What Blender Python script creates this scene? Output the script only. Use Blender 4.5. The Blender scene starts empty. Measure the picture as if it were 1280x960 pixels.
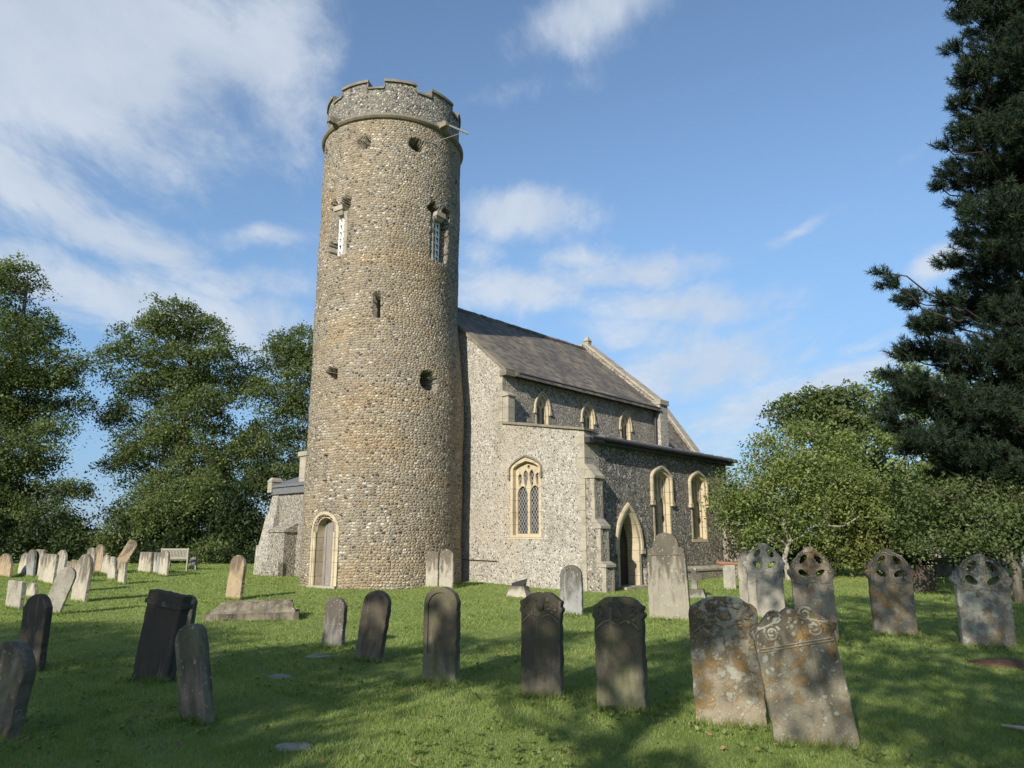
import bpy, bmesh, math, random
import numpy as np
from mathutils import Vector, Matrix, noise as mnoise
random.seed(7)
SC = bpy.context.scene
COL = SC.collection
R = math.radians

# ------------------------------------------------------------------ camera, sky, sun, exposure
FPX, HOR, EYE = 925.0, 680.0, 1.6          # focal length and horizon of the 1280 x 960 photograph
PITCH = math.atan((HOR - 480.0) / FPX)
cam_d = bpy.data.cameras.new('camera')
cam = bpy.data.objects.new('camera', cam_d); COL.objects.link(cam)
cam_d.sensor_width = 36.0; cam_d.lens = 36.0 * FPX / 1280.0
cam_d.clip_start = 0.05; cam_d.clip_end = 3000.0
cam.location = (0, 0, EYE); cam.rotation_euler = (math.pi/2 + PITCH, 0, 0)
SC.camera = cam

SUN_AZ, SUN_EL = R(207.0), R(26.0)         # azimuth clockwise from +Y
SUN = Vector((math.sin(SUN_AZ)*math.cos(SUN_EL), math.cos(SUN_AZ)*math.cos(SUN_EL), math.sin(SUN_EL)))
sd = bpy.data.lights.new('sun', 'SUN'); sd.energy = 4.0; sd.angle = R(0.53); sd.color = (1.0, 0.92, 0.79)
sun = bpy.data.objects.new('sun', sd); COL.objects.link(sun)
sun.location = SUN*80; sun.rotation_euler = SUN.to_track_quat('Z', 'Y').to_euler()

SC.view_settings.view_transform = 'Standard'; SC.view_settings.look = 'None'
SC.view_settings.exposure = 0.86; SC.view_settings.gamma = 1.0
SC.view_settings.use_curve_mapping = False
SC.cycles.max_bounces = 5; SC.cycles.transparent_max_bounces = 4
SC.cycles.caustics_reflective = False; SC.cycles.caustics_refractive = False

# ------------------------------------------------------------------ node helper
class NB:
    def __init__(s, nt): s.nt = nt; s.n = nt.nodes; s.l = nt.links
    def node(s, t, **kw):
        n = s.n.new(t)
        for k, v in kw.items(): setattr(n, k, v)
        return n
    def put(s, sock, v):
        if v is None: return
        if hasattr(v, 'is_output'): s.l.new(v, sock)
        else:
            if isinstance(v, tuple) and len(v) == 3 and sock.type == 'RGBA': v = v + (1.0,)
            sock.default_value = v
    def math(s, op, a, b=None, c=None, clamp=False):
        n = s.node('ShaderNodeMath', operation=op, use_clamp=clamp)
        s.put(n.inputs[0], a); s.put(n.inputs[1], b); s.put(n.inputs[2], c); return n.outputs[0]
    def vmath(s, op, a, b=None, scale=None):
        n = s.node('ShaderNodeVectorMath', operation=op)
        s.put(n.inputs[0], a); s.put(n.inputs[1], b)
        if scale is not None: s.put(n.inputs['Scale'], scale)
        return n.outputs[1] if op in ('LENGTH', 'DOT_PRODUCT') else n.outputs[0]
    def mix(s, f, a, b, bt='MIX'):
        n = s.node('ShaderNodeMix', data_type='RGBA', blend_type=bt); n.clamp_factor = True
        s.put(n.inputs[0], f); s.put(n.inputs[6], a); s.put(n.inputs[7], b); return n.outputs[2]
    def sep(s, v):
        n = s.node('ShaderNodeSeparateXYZ'); s.put(n.inputs[0], v); return n.outputs
    def comb(s, x, y, z):
        n = s.node('ShaderNodeCombineXYZ'); s.put(n.inputs[0], x); s.put(n.inputs[1], y); s.put(n.inputs[2], z); return n.outputs[0]
    def noise(s, vec, scale, detail=4, rough=.55, dist=0, col=False):
        n = s.node('ShaderNodeTexNoise'); s.put(n.inputs['Vector'], vec); s.put(n.inputs['Scale'], scale)
        n.inputs['Detail'].default_value = detail; n.inputs['Roughness'].default_value = rough; n.inputs['Distortion'].default_value = dist
        return n.outputs[1] if col else n.outputs[0]
    def vor(s, vec, scale, feature='F1', rand=1.0, dims='3D'):
        n = s.node('ShaderNodeTexVoronoi', feature=feature, voronoi_dimensions=dims)
        s.put(n.inputs['Vector'], vec); s.put(n.inputs['Scale'], scale); n.inputs['Randomness'].default_value = rand
        return n.outputs
    def ramp(s, f, stops, interp='LINEAR'):
        n = s.node('ShaderNodeValToRGB'); cr = n.color_ramp; cr.interpolation = interp
        while len(cr.elements) < len(stops): cr.elements.new(0.5)
        for e, (p, c) in zip(cr.elements, stops):
            e.position = p; e.color = (c, c, c, 1) if isinstance(c, (int, float)) else tuple(c) + (1,)
        s.put(n.inputs[0], f); return n.outputs[0]
    def rng(s, v, a, b, c=0.0, d=1.0, smooth=True):
        n = s.node('ShaderNodeMapRange', interpolation_type='SMOOTHSTEP' if smooth else 'LINEAR')
        s.put(n.inputs[0], v)
        for i, x in enumerate((a, b, c, d)): s.put(n.inputs[1+i], x)
        return n.outputs[0]
    def bump(s, h, strength, dist, normal=None):
        n = s.node('ShaderNodeBump'); n.inputs['Strength'].default_value = strength; n.inputs['Distance'].default_value = dist
        s.put(n.inputs['Height'], h)
        if normal: s.put(n.inputs['Normal'], normal)
        return n.outputs[0]

def new_mat(name):
    m = bpy.data.materials.new(name); m.use_nodes = True
    nb = NB(m.node_tree); nb.n.clear()
    out = nb.node('ShaderNodeOutputMaterial'); p = nb.node('ShaderNodeBsdfPrincipled')
    nb.l.new(p.outputs[0], out.inputs[0]); nb.p = p; nb.out = out
    p.inputs['Specular IOR Level'].default_value = 0.25; p.inputs['Roughness'].default_value = 0.85
    return m, nb
def fin(nb, col, rough=None, normal=None):
    nb.put(nb.p.inputs['Base Color'], col)
    if rough is not None: nb.put(nb.p.inputs['Roughness'], rough)
    if normal is not None: nb.put(nb.p.inputs['Normal'], normal)

def az_el(px, py):
    x = (px-640)/FPX; y = (480-py)/FPX
    c, s = math.cos(PITCH), math.sin(PITCH)
    v = Vector((x, c - s*y, s + c*y)).normalized()
    return math.atan2(v.x, v.y), math.asin(v.z)

# ------------------------------------------------------------------ sky with clouds (world, by direction)
W = bpy.data.worlds.new('World'); SC.world = W; W.use_nodes = True
nb = NB(W.node_tree); nb.n.clear()
out = nb.node('ShaderNodeOutputWorld'); bg = nb.node('ShaderNodeBackground'); nb.l.new(bg.outputs[0], out.inputs[0])
bg.inputs[1].default_value = 0.12
sky = nb.node('ShaderNodeTexSky', sky_type='NISHITA'); sky.sun_disc = False
sky.sun_elevation = SUN_EL; sky.sun_rotation = SUN_AZ; sky.air_density = 1.0; sky.dust_density = 0.6; sky.ozone_density = 1.6
dirv = nb.node('ShaderNodeTexCoord').outputs['Generated']
dx, dy, dz = nb.sep(dirv)
azn = nb.math('ARCTAN2', dx, dy); eln = nb.math('ARCSINE', dz)
warp = nb.noise(dirv, 5.0, 4, .55, col=True)
wx, wy, wz = nb.sep(warp)
a2 = nb.math('ADD', azn, nb.math('MULTIPLY', nb.math('SUBTRACT', wx, .5), .16))
e2 = nb.math('ADD', eln, nb.math('MULTIPLY', nb.math('SUBTRACT', wy, .5), .09))
field = None
#            px   py   rx   ry  tilt  strength
CLOUDS = [(110, 60, 330, 170, -8, 1.25), (330, 60, 120, 110, 10, .85), (40, 235, 210, 52, 16, .95), (200, 170, 130, 40, 30, .6),
          (140, 290, 190, 42, 12, .95), (190, 385, 340, 55, 6, 1.0), (325, 303, 100, 20, -6, .65), (-60, 120, 220, 300, 0, .9), (260, 345, 200, 30, 4, .7),
          (735, 14, 130, 42, -14, .85), (640, 120, 120, 24, -8, .45), (670, 275, 120, 36, -3, .95), (655, 368, 105, 32, 3, .9), (600, 330, 60, 40, 0, .5),
          (790, 345, 150, 26, -4, .8), (850, 385, 150, 30, 3, .85), (860, 455, 180, 46, -6, .85), (740, 330, 70, 20, 0, .7), (800, 420, 150, 30, 0, .6),
          (960, 500, 190, 42, -4, .75), (1045, 480, 85, 26, -6, 1.05), (1168, 330, 60, 30, -14, 1.1), (995, 290, 70, 15, -14, .6),
          (930, 420, 100, 20, -10, .6), (1085, 440, 80, 13, -6, .5), (1190, 545, 200, 40, 0, .55), (470, 340, 140, 60, 0, .5), (880, 540, 150, 34, 0, .5)]
for (px, py, rx, ry, tl, st) in CLOUDS:
    a0, e0 = az_el(px, py); k = math.cos(a0)**2/FPX*1.0
    ra, re = rx*k, ry*k; t = R(tl)
    da = nb.math('SUBTRACT', a2, a0); de = nb.math('SUBTRACT', e2, e0)
    xa = nb.math('ADD', nb.math('MULTIPLY', da, math.cos(t)/ra), nb.math('MULTIPLY', de, -math.sin(t)/ra))
    ya = nb.math('ADD', nb.math('MULTIPLY', da, math.sin(t)/re), nb.math('MULTIPLY', de, math.cos(t)/re))
    d2 = nb.math('ADD', nb.math('MULTIPLY', xa, xa), nb.math('MULTIPLY', ya, ya))
    g = nb.math('MULTIPLY', nb.math('EXPONENT', nb.math('MULTIPLY', d2, -1.1)), st)
    field = g if field is None else nb.math('MAXIMUM', field, g)
zc = nb.math('ADD', nb.math('MAXIMUM', dz, 0.0), 0.16)
plane = nb.comb(nb.math('DIVIDE', dx, zc), nb.math('DIVIDE', dy, zc), 0.0)
mp = nb.node('ShaderNodeMapping'); mp.inputs['Rotation'].default_value = (0, 0, R(25)); mp.inputs['Scale'].default_value = (1.0, 0.55, 1)
nb.put(mp.inputs['Vector'], plane)
n1 = nb.noise(mp.outputs[0], 3.4, 12, .66, .5)
n2 = nb.noise(mp.outputs[0], 13.0, 10, .66, .4)
tex = nb.math('ADD', nb.math('MULTIPLY', n1, .7), nb.math('MULTIPLY', n2, .3))
dens = nb.math('ADD', field, nb.math('MULTIPLY', nb.math('SUBTRACT', tex, .5), 1.9))
cov = nb.rng(dens, .16, .92)
base_hi = nb.rng(nb.math('ADD', n1, nb.math('MULTIPLY', nb.math('SUBTRACT', wz, .5), .6)), .38, .68)
ccol = nb.mix(base_hi, (2.75, 3.1, 3.6), (3.2, 3.5, 3.9))
low = nb.rng(dz, 0.0, .55)
skyc = nb.mix(nb.math('MULTIPLY', nb.math('SUBTRACT', 1.0, low), .75), sky.outputs[0], (.92, 1.85, 3.35))
hsv = nb.node('ShaderNodeHueSaturation'); hsv.inputs['Saturation'].default_value = 1.06; hsv.inputs['Value'].default_value = .87
nb.put(hsv.inputs['Color'], skyc)
final = nb.mix(nb.math('MULTIPLY', cov, .82), hsv.outputs[0], ccol)
nb.put(bg.inputs[0], final)

# ------------------------------------------------------------------ picking points of the place
CP, SP = math.cos(PITCH), math.sin(PITCH)
GYS = [-80, 10, 21, 24.5, 33, 60, 2000]; GZS = [0, 0, .31, .43, .52, .62, .62]
def gz(x, y): return np.interp(y, GYS, GZS)
def ray(px, py):
    x = (px-640)/FPX; y = (480-py)/FPX
    return np.array([x, CP - SP*y, SP + CP*y])
def at(px, py, Y):
    """world point at ground distance Y seen in that direction"""
    r = ray(px, py); t = Y/r[1]; return r*t + np.array([0, 0, EYE])
def ground_at(px, py):
    r = ray(px, py); z = 0.0
    for i in range(50):
        t = (z-EYE)/r[2]; z = float(gz(r[0]*t, r[1]*t))
    return np.array([r[0]*t, r[1]*t, z])
def pxm(P):  # photo pixels per metre at P
    return FPX/(CP*P[1] + SP*(P[2]-EYE))

# ------------------------------------------------------------------ mesh helpers
def link_mesh(name, me, mat=None, parent=None, smooth=False):
    o = bpy.data.objects.new(name, me); COL.objects.link(o)
    if mat is not None and len(me.materials) == 0: me.materials.append(mat)
    if parent is not None: o.parent = parent
    if smooth: me.polygons.foreach_set('use_smooth', [True]*len(me.polygons))
    return o
def bobj(name, bm, mat=None, parent=None, smooth=False, recalc=True):
    if recalc: bmesh.ops.recalc_face_normals(bm, faces=bm.faces)
    me = bpy.data.meshes.new(name); bm.to_mesh(me); bm.free()
    return link_mesh(name, me, mat, parent, smooth)
def np_mesh(name, V, F, mat=None, parent=None, smooth=False, rnd=None, link=True):
    V = np.asarray(V, dtype=np.float32); F = np.asarray(F, dtype=np.int32)
    me = bpy.data.meshes.new(name); k = F.shape[1]
    me.vertices.add(len(V)); me.vertices.foreach_set('co', V.ravel())
    me.loops.add(F.size); me.loops.foreach_set('vertex_index', F.ravel())
    me.polygons.add(len(F)); me.polygons.foreach_set('loop_start', np.arange(0, F.size, k, dtype=np.int32))
    me.polygons.foreach_set('loop_total', np.full(len(F), k, dtype=np.int32))
    if rnd is not None:
        a = me.attributes.new('rnd', 'FLOAT', 'FACE'); a.data.foreach_set('value', np.asarray(rnd, dtype=np.float32))
    me.update(calc_edges=True)
    return link_mesh(name, me, mat, parent, smooth) if link else me
def empty(name, loc, rz=0.0):
    o = bpy.data.objects.new(name, None); COL.objects.link(o)
    o.location = loc; o.rotation_euler = (0, 0, rz); o.empty_display_size = .3; return o
def tag(o, label=None, cat=None, group=None, kind=None):
    if label: o['label'] = label
    if cat: o['category'] = cat
    if group: o['group'] = group
    if kind: o['kind'] = kind
    return o
def box(bm, x0, x1, y0, y1, z0, z1):
    v = [bm.verts.new(p) for p in ((x0,y0,z0),(x1,y0,z0),(x1,y1,z0),(x0,y1,z0),(x0,y0,z1),(x1,y0,z1),(x1,y1,z1),(x0,y1,z1))]
    for f in ((0,3,2,1),(4,5,6,7),(0,1,5,4),(1,2,6,5),(2,3,7,6),(3,0,4,7)): bm.faces.new([v[i] for i in f])
    return v
def prism(bm, pts, d0, d1, mp):
    """pts in (a, z); extruded from depth d0 to d1; mp(a, z, d) -> xyz"""
    A = [bm.verts.new(mp(a, z, d0)) for a, z in pts]; B = [bm.verts.new(mp(a, z, d1)) for a, z in pts]
    bm.faces.new(A[::-1]); bm.faces.new(B); n = len(pts)
    for i in range(n):
        j = (i+1) % n; bm.faces.new((A[i], A[j], B[j], B[i]))
    return A, B
def hexa(bm, bot, top):
    """convex solid between two rings of equal count"""
    A = [bm.verts.new(p) for p in bot]; B = [bm.verts.new(p) for p in top]; n = len(A)
    bm.faces.new(A[::-1]); bm.faces.new(B)
    for i in range(n):
        j = (i+1) % n; bm.faces.new((A[i], A[j], B[j], B[i]))
def tube_np(path, rad, sides=6):
    """numpy tube along points with radius per point; returns V, F"""
    path = np.asarray(path, float); n = len(path); rad = np.broadcast_to(np.asarray(rad, float), (n,))
    t = np.gradient(path, axis=0); t /= np.linalg.norm(t, axis=1)[:, None] + 1e-9
    ref = np.array([0, 0, 1.0]) if abs(t[0, 2]) < .9 else np.array([1.0, 0, 0])
    s = np.cross(t, ref); s /= np.linalg.norm(s, axis=1)[:, None] + 1e-9; u = np.cross(s, t)
    ang = np.arange(sides)*2*np.pi/sides
    V = path[:, None, :] + rad[:, None, None]*(np.cos(ang)[None, :, None]*s[:, None, :] + np.sin(ang)[None, :, None]*u[:, None, :])
    i = np.arange(n-1)[:, None]*sides; j = np.arange(sides)[None, :]; k = (j+1) % sides
    F = np.stack([i+j, i+k, i+sides+k, i+sides+j], -1).reshape(-1, 4)
    return V.reshape(-1, 3), F
class Acc:
    def __init__(s): s.V = []; s.F = []; s.n = 0
    def add(s, V, F): s.V.append(V); s.F.append(np.asarray(F)+s.n); s.n += len(V)
    def tube(s, path, rad, sides=6): s.add(*tube_np(path, rad, sides))
    def get(s): return np.concatenate(s.V), np.concatenate(s.F)
def bm_tube(bm, path, rad, sides=6):
    V, F = tube_np(path, rad, sides); vs = [bm.verts.new(v) for v in V]
    for f in F: bm.faces.new([vs[i] for i in f])
    bm.faces.new(vs[:sides][::-1]); bm.faces.new(vs[-sides:])
def boolean(o, cutters):
    for c in cutters:
        m = o.modifiers.new('cut', 'BOOLEAN'); m.operation = 'DIFFERENCE'; m.object = c; m.solver = 'EXACT'
    bpy.context.view_layer.update()
    dg = bpy.context.evaluated_depsgraph_get()
    me = bpy.data.meshes.new_from_object(o.evaluated_get(dg))
    old = o.data; o.modifiers.clear(); o.data = me; me.name = old.name
    for c in cutters:
        cm = c.data; bpy.data.objects.remove(c); bpy.data.meshes.remove(cm)
    return o

# ------------------------------------------------------------------ materials
def flint_ramps(nb, r, style):
    if style == 'tower':
        g = nb.ramp(r, [(0, (.06,.06,.065)), (.09, (.19,.18,.17)), (.25, (.33,.305,.26)), (.45, (.44,.41,.35)), (.58, (.34,.265,.17)), (.72, (.40,.35,.27)), (.86, (.64,.61,.55)), (.95, (.17,.15,.14))], 'CONSTANT')
        t = nb.ramp(r, [(0, (.12,.10,.075)), (.08, (.30,.215,.12)), (.3, (.40,.30,.175)), (.5, (.48,.385,.25)), (.68, (.36,.25,.135)), (.8, (.28,.14,.085)), (.86, (.58,.51,.39))], 'CONSTANT')
        return g, t
    if style == 'pale':
        g = nb.ramp(r, [(0, (.085,.085,.09)), (.10, (.22,.215,.20)), (.35, (.36,.34,.30)), (.55, (.47,.44,.38)), (.75, (.30,.27,.21)), (.88, (.62,.60,.55))], 'CONSTANT')
        t = nb.ramp(r, [(0, (.12,.09,.06)), (.15, (.30,.23,.14)), (.4, (.40,.31,.19)), (.65, (.47,.40,.29)), (.85, (.27,.17,.10))], 'CONSTANT')
        return g, t
    g = nb.ramp(r, [(0, (.028,.029,.033)), (.34, (.06,.06,.066)), (.56, (.12,.12,.125)), (.74, (.24,.235,.22)), (.85, (.55,.54,.50)), (.94, (.2,.17,.12))], 'CONSTANT')
    t = nb.ramp(r, [(0, (.04,.038,.035)), (.4, (.11,.095,.08)), (.7, (.24,.21,.16)), (.85, (.48,.45,.39))], 'CONSTANT')
    return g, t

def flint_mat(name, style, size=.085, coursed=False, mortar=(.40,.36,.29), seed=0.0, mw=.10, zone=.55, bs=.9):
    m, nb = new_mat(name)
    oc = nb.node('ShaderNodeTexCoord').outputs['Object']
    x, y, z = nb.sep(oc)
    if coursed:
        u = nb.math('MULTIPLY', nb.math('ARCTAN2', y, x), 2.5)
        wob = nb.noise(nb.comb(u, z, 0), .9, 3, .5)
        v = nb.math('DIVIDE', nb.math('ADD', z, nb.math('MULTIPLY', wob, .16)), size*1.0)
        row = nb.math('FLOOR', v)
        wn = nb.node('ShaderNodeTexWhiteNoise', noise_dimensions='1D'); nb.put(wn.inputs['W'], row)
        u2 = nb.math('ADD', nb.math('DIVIDE', u, size*1.45), nb.math('MULTIPLY', wn.outputs[0], 7.3))
        vec = nb.comb(u2, v, seed); sc = 1.0; rand = .80
        flat = nb.comb(u, z, seed)
        F1 = nb.vor(vec, 1.0, 'F1', rand, '2D'); ED = nb.vor(vec, 1.0, 'DISTANCE_TO_EDGE', rand, '2D')
        # a joint between courses keeps the rows readable
        fr = nb.math('FRACT', v); rowj = nb.math('MINIMUM', fr, nb.math('SUBTRACT', 1.0, fr))
        edge = nb.math('MINIMUM', ED[0], nb.math('MULTIPLY', rowj, 1.5))
    else:
        vec = nb.vmath('ADD', oc, (seed, seed*.7, seed*1.3)); flat = vec
        wv = nb.vmath('SCALE', nb.vmath('SUBTRACT', nb.noise(vec, 6, 2, .5, col=True), (.5,.5,.5)), scale=.05)
        vec = nb.vmath('ADD', vec, wv)
        F1 = nb.vor(vec, 1/size, 'F1', 1.0); ED = nb.vor(vec, 1/size, 'DISTANCE_TO_EDGE', 1.0)
        edge = ED[0]
    r = nb.sep(F1['Color'])[0]; r2 = nb.sep(F1['Color'])[1]
    g, t = flint_ramps(nb, r, style)
    zn = nb.noise(flat, .38, 4, .55)
    zf = nb.rng(zn, zone-.12, zone+.14)
    stones = nb.mix(zf, g, t)
    stones = nb.mix(nb.math('MULTIPLY', r2, .35), stones, nb.mix(1.0, stones, (.55,.55,.55), 'MULTIPLY'))
    fine = nb.noise(flat, 34, 3, .6)
    stones = nb.mix(nb.rng(fine, .35, .75), nb.mix(1.0, stones, (.72,.72,.72), 'MULTIPLY'), stones)
    mort = nb.mix(nb.noise(flat, 3.0, 4, .6), nb.mix(1.0, mortar, (.72,.70,.66), 'MULTIPLY'), mortar)
    mm = nb.rng(edge, mw*.45, mw*1.25)
    sm = nb.rng(nb.noise(flat, 1.15, 6, .68, .5), .54, .66)      # repairs where mortar was smeared over the flints
    mm = nb.math('MULTIPLY', mm, nb.math('SUBTRACT', 1.0, nb.math('MULTIPLY', sm, .62 if coursed else .45)))
    col = nb.mix(mm, mort, stones)
    if coursed:                                                 # lifts of different building seasons, ochre and russet bands
        band = nb.noise(nb.comb(nb.math('MULTIPLY', u, .16), nb.math('MULTIPLY', v, .075), 3.0), 1.0, 5, .6)
        col = nb.mix(nb.math('MULTIPLY', nb.rng(band, .53, .62), .32), col, nb.mix(1.0, col, (1.12,.93,.66), 'MULTIPLY'))
        col = nb.mix(nb.math('MULTIPLY', nb.rng(band, .42, .36), .30), col, nb.mix(1.0, col, (.82,.70,.62), 'MULTIPLY'))
    # weathering streaks: broad, irregular, where damp has darkened the wall
    sx, sy, sz = nb.sep(flat)
    st = nb.noise(nb.comb(nb.math('MULTIPLY', sx, .9), nb.math('MULTIPLY', sy, .9 if not coursed else .3), nb.math('MULTIPLY', sz, .3)), 1.3, 5, .6)
    col = nb.mix(nb.math('MULTIPLY', nb.rng(st, .5, .75), .35), col, nb.mix(1.0, col, (.60,.58,.54), 'MULTIPLY'))
    big = nb.noise(flat, .9, 5, .6)
    col = nb.mix(nb.rng(big, .3, .7), nb.mix(1.0, col, (.86,.85,.83), 'MULTIPLY'), col)
    h = nb.math('ADD', nb.math('MULTIPLY', nb.rng(edge, 0.0, .34), 1.0), nb.math('ADD', nb.math('MULTIPLY', r2, .45), nb.math('MULTIPLY', fine, .22)))
    fin(nb, col, nb.math('ADD', .55, nb.math('MULTIPLY', mm, -.1)) if style == 'dark' else .85, nb.bump(h, bs, .028))
    return m

def ashlar_mat(name, c0, c1, dirt=.35, lich=0.0, block=None):
    m, nb = new_mat(name)
    oc = nb.node('ShaderNodeTexCoord').outputs['Object']
    n = nb.noise(oc, 3.0, 6, .65); f = nb.noise(oc, 28, 4, .6)
    col = nb.mix(nb.rng(n, .3, .7), c0, c1)
    col = nb.mix(nb.math('MULTIPLY', nb.rng(f, .45, .8), .4), col, nb.mix(1.0, col, (.6,.58,.54), 'MULTIPLY'))
    d = nb.noise(oc, 1.6, 6, .7, .6)
    col = nb.mix(nb.math('MULTIPLY', nb.rng(d, .5, .72), dirt), col, (.07,.065,.055))
    if lich:
        l = nb.noise(oc, 7, 7, .7); col = nb.mix(nb.math('MULTIPLY', nb.rng(l, .58, .68), lich), col, (.36,.24,.07))
    x, y, z = nb.sep(oc)
    jz = nb.math('FRACT', nb.math('ADD', nb.math('DIVIDE', z, .37), nb.math('MULTIPLY', nb.noise(nb.comb(nb.math('FLOOR', nb.math('DIVIDE', z, .37)), 0, 0), 3.3, 0), .35)))
    jl = nb.rng(nb.math('MINIMUM', jz, nb.math('SUBTRACT', 1.0, jz)), .015, .045)
    col = nb.mix(nb.math('MULTIPLY', nb.math('SUBTRACT', 1.0, jl), .45), col, (.12,.10,.075))
    wn = nb.node('ShaderNodeTexWhiteNoise', noise_dimensions='1D'); nb.put(wn.inputs['W'], nb.math('FLOOR', nb.math('DIVIDE', z, .37)))
    col = nb.mix(nb.math('MULTIPLY', wn.outputs[0], .25), col, nb.mix(1.0, col, (.74,.72,.70), 'MULTIPLY'))
    ru = nb.noise(nb.comb(nb.math('MULTIPLY', x, 5), nb.math('MULTIPLY', y, 5), nb.math('MULTIPLY', z, .6)), 1.6, 5, .6)
    col = nb.mix(nb.math('MULTIPLY', nb.rng(ru, .52, .70), .38), col, (.10,.09,.07))
    h = nb.math('ADD', nb.math('ADD', f, nb.math('MULTIPLY', n, .6)), nb.math('MULTIPLY', jl, .7))
    fin(nb, col, .85, nb.bump(h, .5, .012))
    return m

M = {}
M['tower_flint'] = flint_mat('tower_flint', 'tower', .082, True, (.35,.31,.24), 0.0, .14, .525, 1.0)
M['parapet_flint'] = flint_mat('parapet_flint', 'pale', .08, False, (.20,.19,.17), 3.1, .10, .75)
M['pale_flint'] = flint_mat('pale_flint', 'pale', .056, False, (.45,.43,.385), 5.2, .13, .63, .6)
M['dark_flint'] = flint_mat('dark_flint', 'dark', .062, False, (.38,.36,.32), 9.4, .07, .66, .8)
M['grey_flint'] = flint_mat('grey_flint', 'pale', .062, False, (.33,.30,.25), 1.7, .10, .62, .8)
M['cream'] = ashlar_mat('cream_stone', (.47,.40,.275), (.38,.325,.225), .30)
M['pale_stone'] = ashlar_mat('pale_stone', (.35,.32,.255), (.27,.25,.205), .45, .15)
M['coping'] = ashlar_mat('coping_stone', (.21,.185,.14), (.15,.137,.115), .6, .5)

def slate_mat():
    m, nb = new_mat('roof_tiles')
    oc = nb.node('ShaderNodeTexCoord').outputs['Object']; x, y, z = nb.sep(oc)
    s = nb.math('MULTIPLY', z, 1.55)
    row = nb.math('DIVIDE', s, .16); fl = nb.math('FLOOR', row)
    wn = nb.node('ShaderNodeTexWhiteNoise', noise_dimensions='1D'); nb.put(wn.inputs['W'], fl)
    u = nb.math('ADD', nb.math('DIVIDE', nb.math('ADD', x, nb.math('MULTIPLY', y, .3)), .2), nb.math('MULTIPLY', wn.outputs[0], 3.7))
    wc = nb.node('ShaderNodeTexWhiteNoise', noise_dimensions='2D'); nb.put(wc.inputs['Vector'], nb.comb(nb.math('FLOOR', u), fl, 0))
    col = nb.ramp(wc.outputs[0], [(0, (.075,.065,.052)), (.3, (.14,.12,.092)), (.6, (.205,.17,.125)), (.85, (.10,.088,.072))], 'LINEAR')
    b = nb.noise(oc, .55, 6, .65, .5)
    col = nb.mix(nb.math('MULTIPLY', nb.rng(b, .42, .68), .55), col, (.055,.052,.05))
    b2 = nb.noise(oc, 1.7, 6, .7)
    col = nb.mix(nb.math('MULTIPLY', nb.rng(b2, .52, .72), .5), col, (.22,.19,.14))
    b3 = nb.noise(nb.comb(nb.math('MULTIPLY', x, 1.6), 0, nb.math('MULTIPLY', z, .8)), 2.6, 6, .7)
    col = nb.mix(nb.math('MULTIPLY', nb.rng(b3, .46, .66), .38), col, (.062,.057,.052))
    fr = nb.math('FRACT', row); fu = nb.math('FRACT', u)
    h = nb.math('ADD', nb.math('SUBTRACT', 1.0, fr), nb.math('ADD', nb.math('MULTIPLY', wc.outputs[0], .5), nb.math('MULTIPLY', nb.rng(fu, 0, .08), .35)))
    fin(nb, col, .7, nb.bump(h, .9, .025)); return m
M['roof'] = slate_mat()

def plain_mat(name, c, rough=.6, var=.3, scale=12, metal=0.0, bump=.2, stretch=(1,1,1)):
    m, nb = new_mat(name)
    oc = nb.node('ShaderNodeTexCoord').outputs['Object']
    v = nb.vmath('MULTIPLY', oc, stretch)
    n = nb.noise(v, scale, 5, .65)
    col = nb.mix(nb.rng(n, .3, .72), nb.mix(1.0, c, (1-var,)*3, 'MULTIPLY'), c)
    nb.p.inputs['Metallic'].default_value = metal
    fin(nb, col, rough, nb.bump(n, bump, .01)); return m
M['lead'] = plain_mat('lead_sheet', (.15,.155,.165), .55, .35)
M['gutter'] = plain_mat('black_gutter', (.04,.041,.045), .5, .3)
M['white_paint'] = plain_mat('white_paint', (.78,.78,.76), .5, .15)
M['pipe'] = plain_mat('galvanised_pipe', (.27,.27,.265), .5, .3)
M['door_grey'] = plain_mat('weathered_oak', (.27,.245,.22), .75, .55, 6, 0, .5, (8,8,.5))
M['door_dark'] = plain_mat('dark_oak', (.035,.026,.022), .6, .5, 6, 0, .5, (8,8,.5))
M['rust'] = plain_mat('rusty_iron', (.12,.06,.03), .7, .4)
M['bench_wood'] = plain_mat('silvered_teak', (.30,.285,.225), .7, .4, 8, 0, .4, (.6,8,8))
M['black'] = plain_mat('black_slate', (.018,.018,.02), .4, .3)
M['stick'] = plain_mat('dead_wood', (.42,.38,.30), .8, .3)
M['terracotta'] = plain_mat('terracotta', (.25,.125,.075), .7, .35)
M['soil'] = plain_mat('bare_soil', (.15,.085,.05), .95, .55, 18, 0, 1.0)

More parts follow.
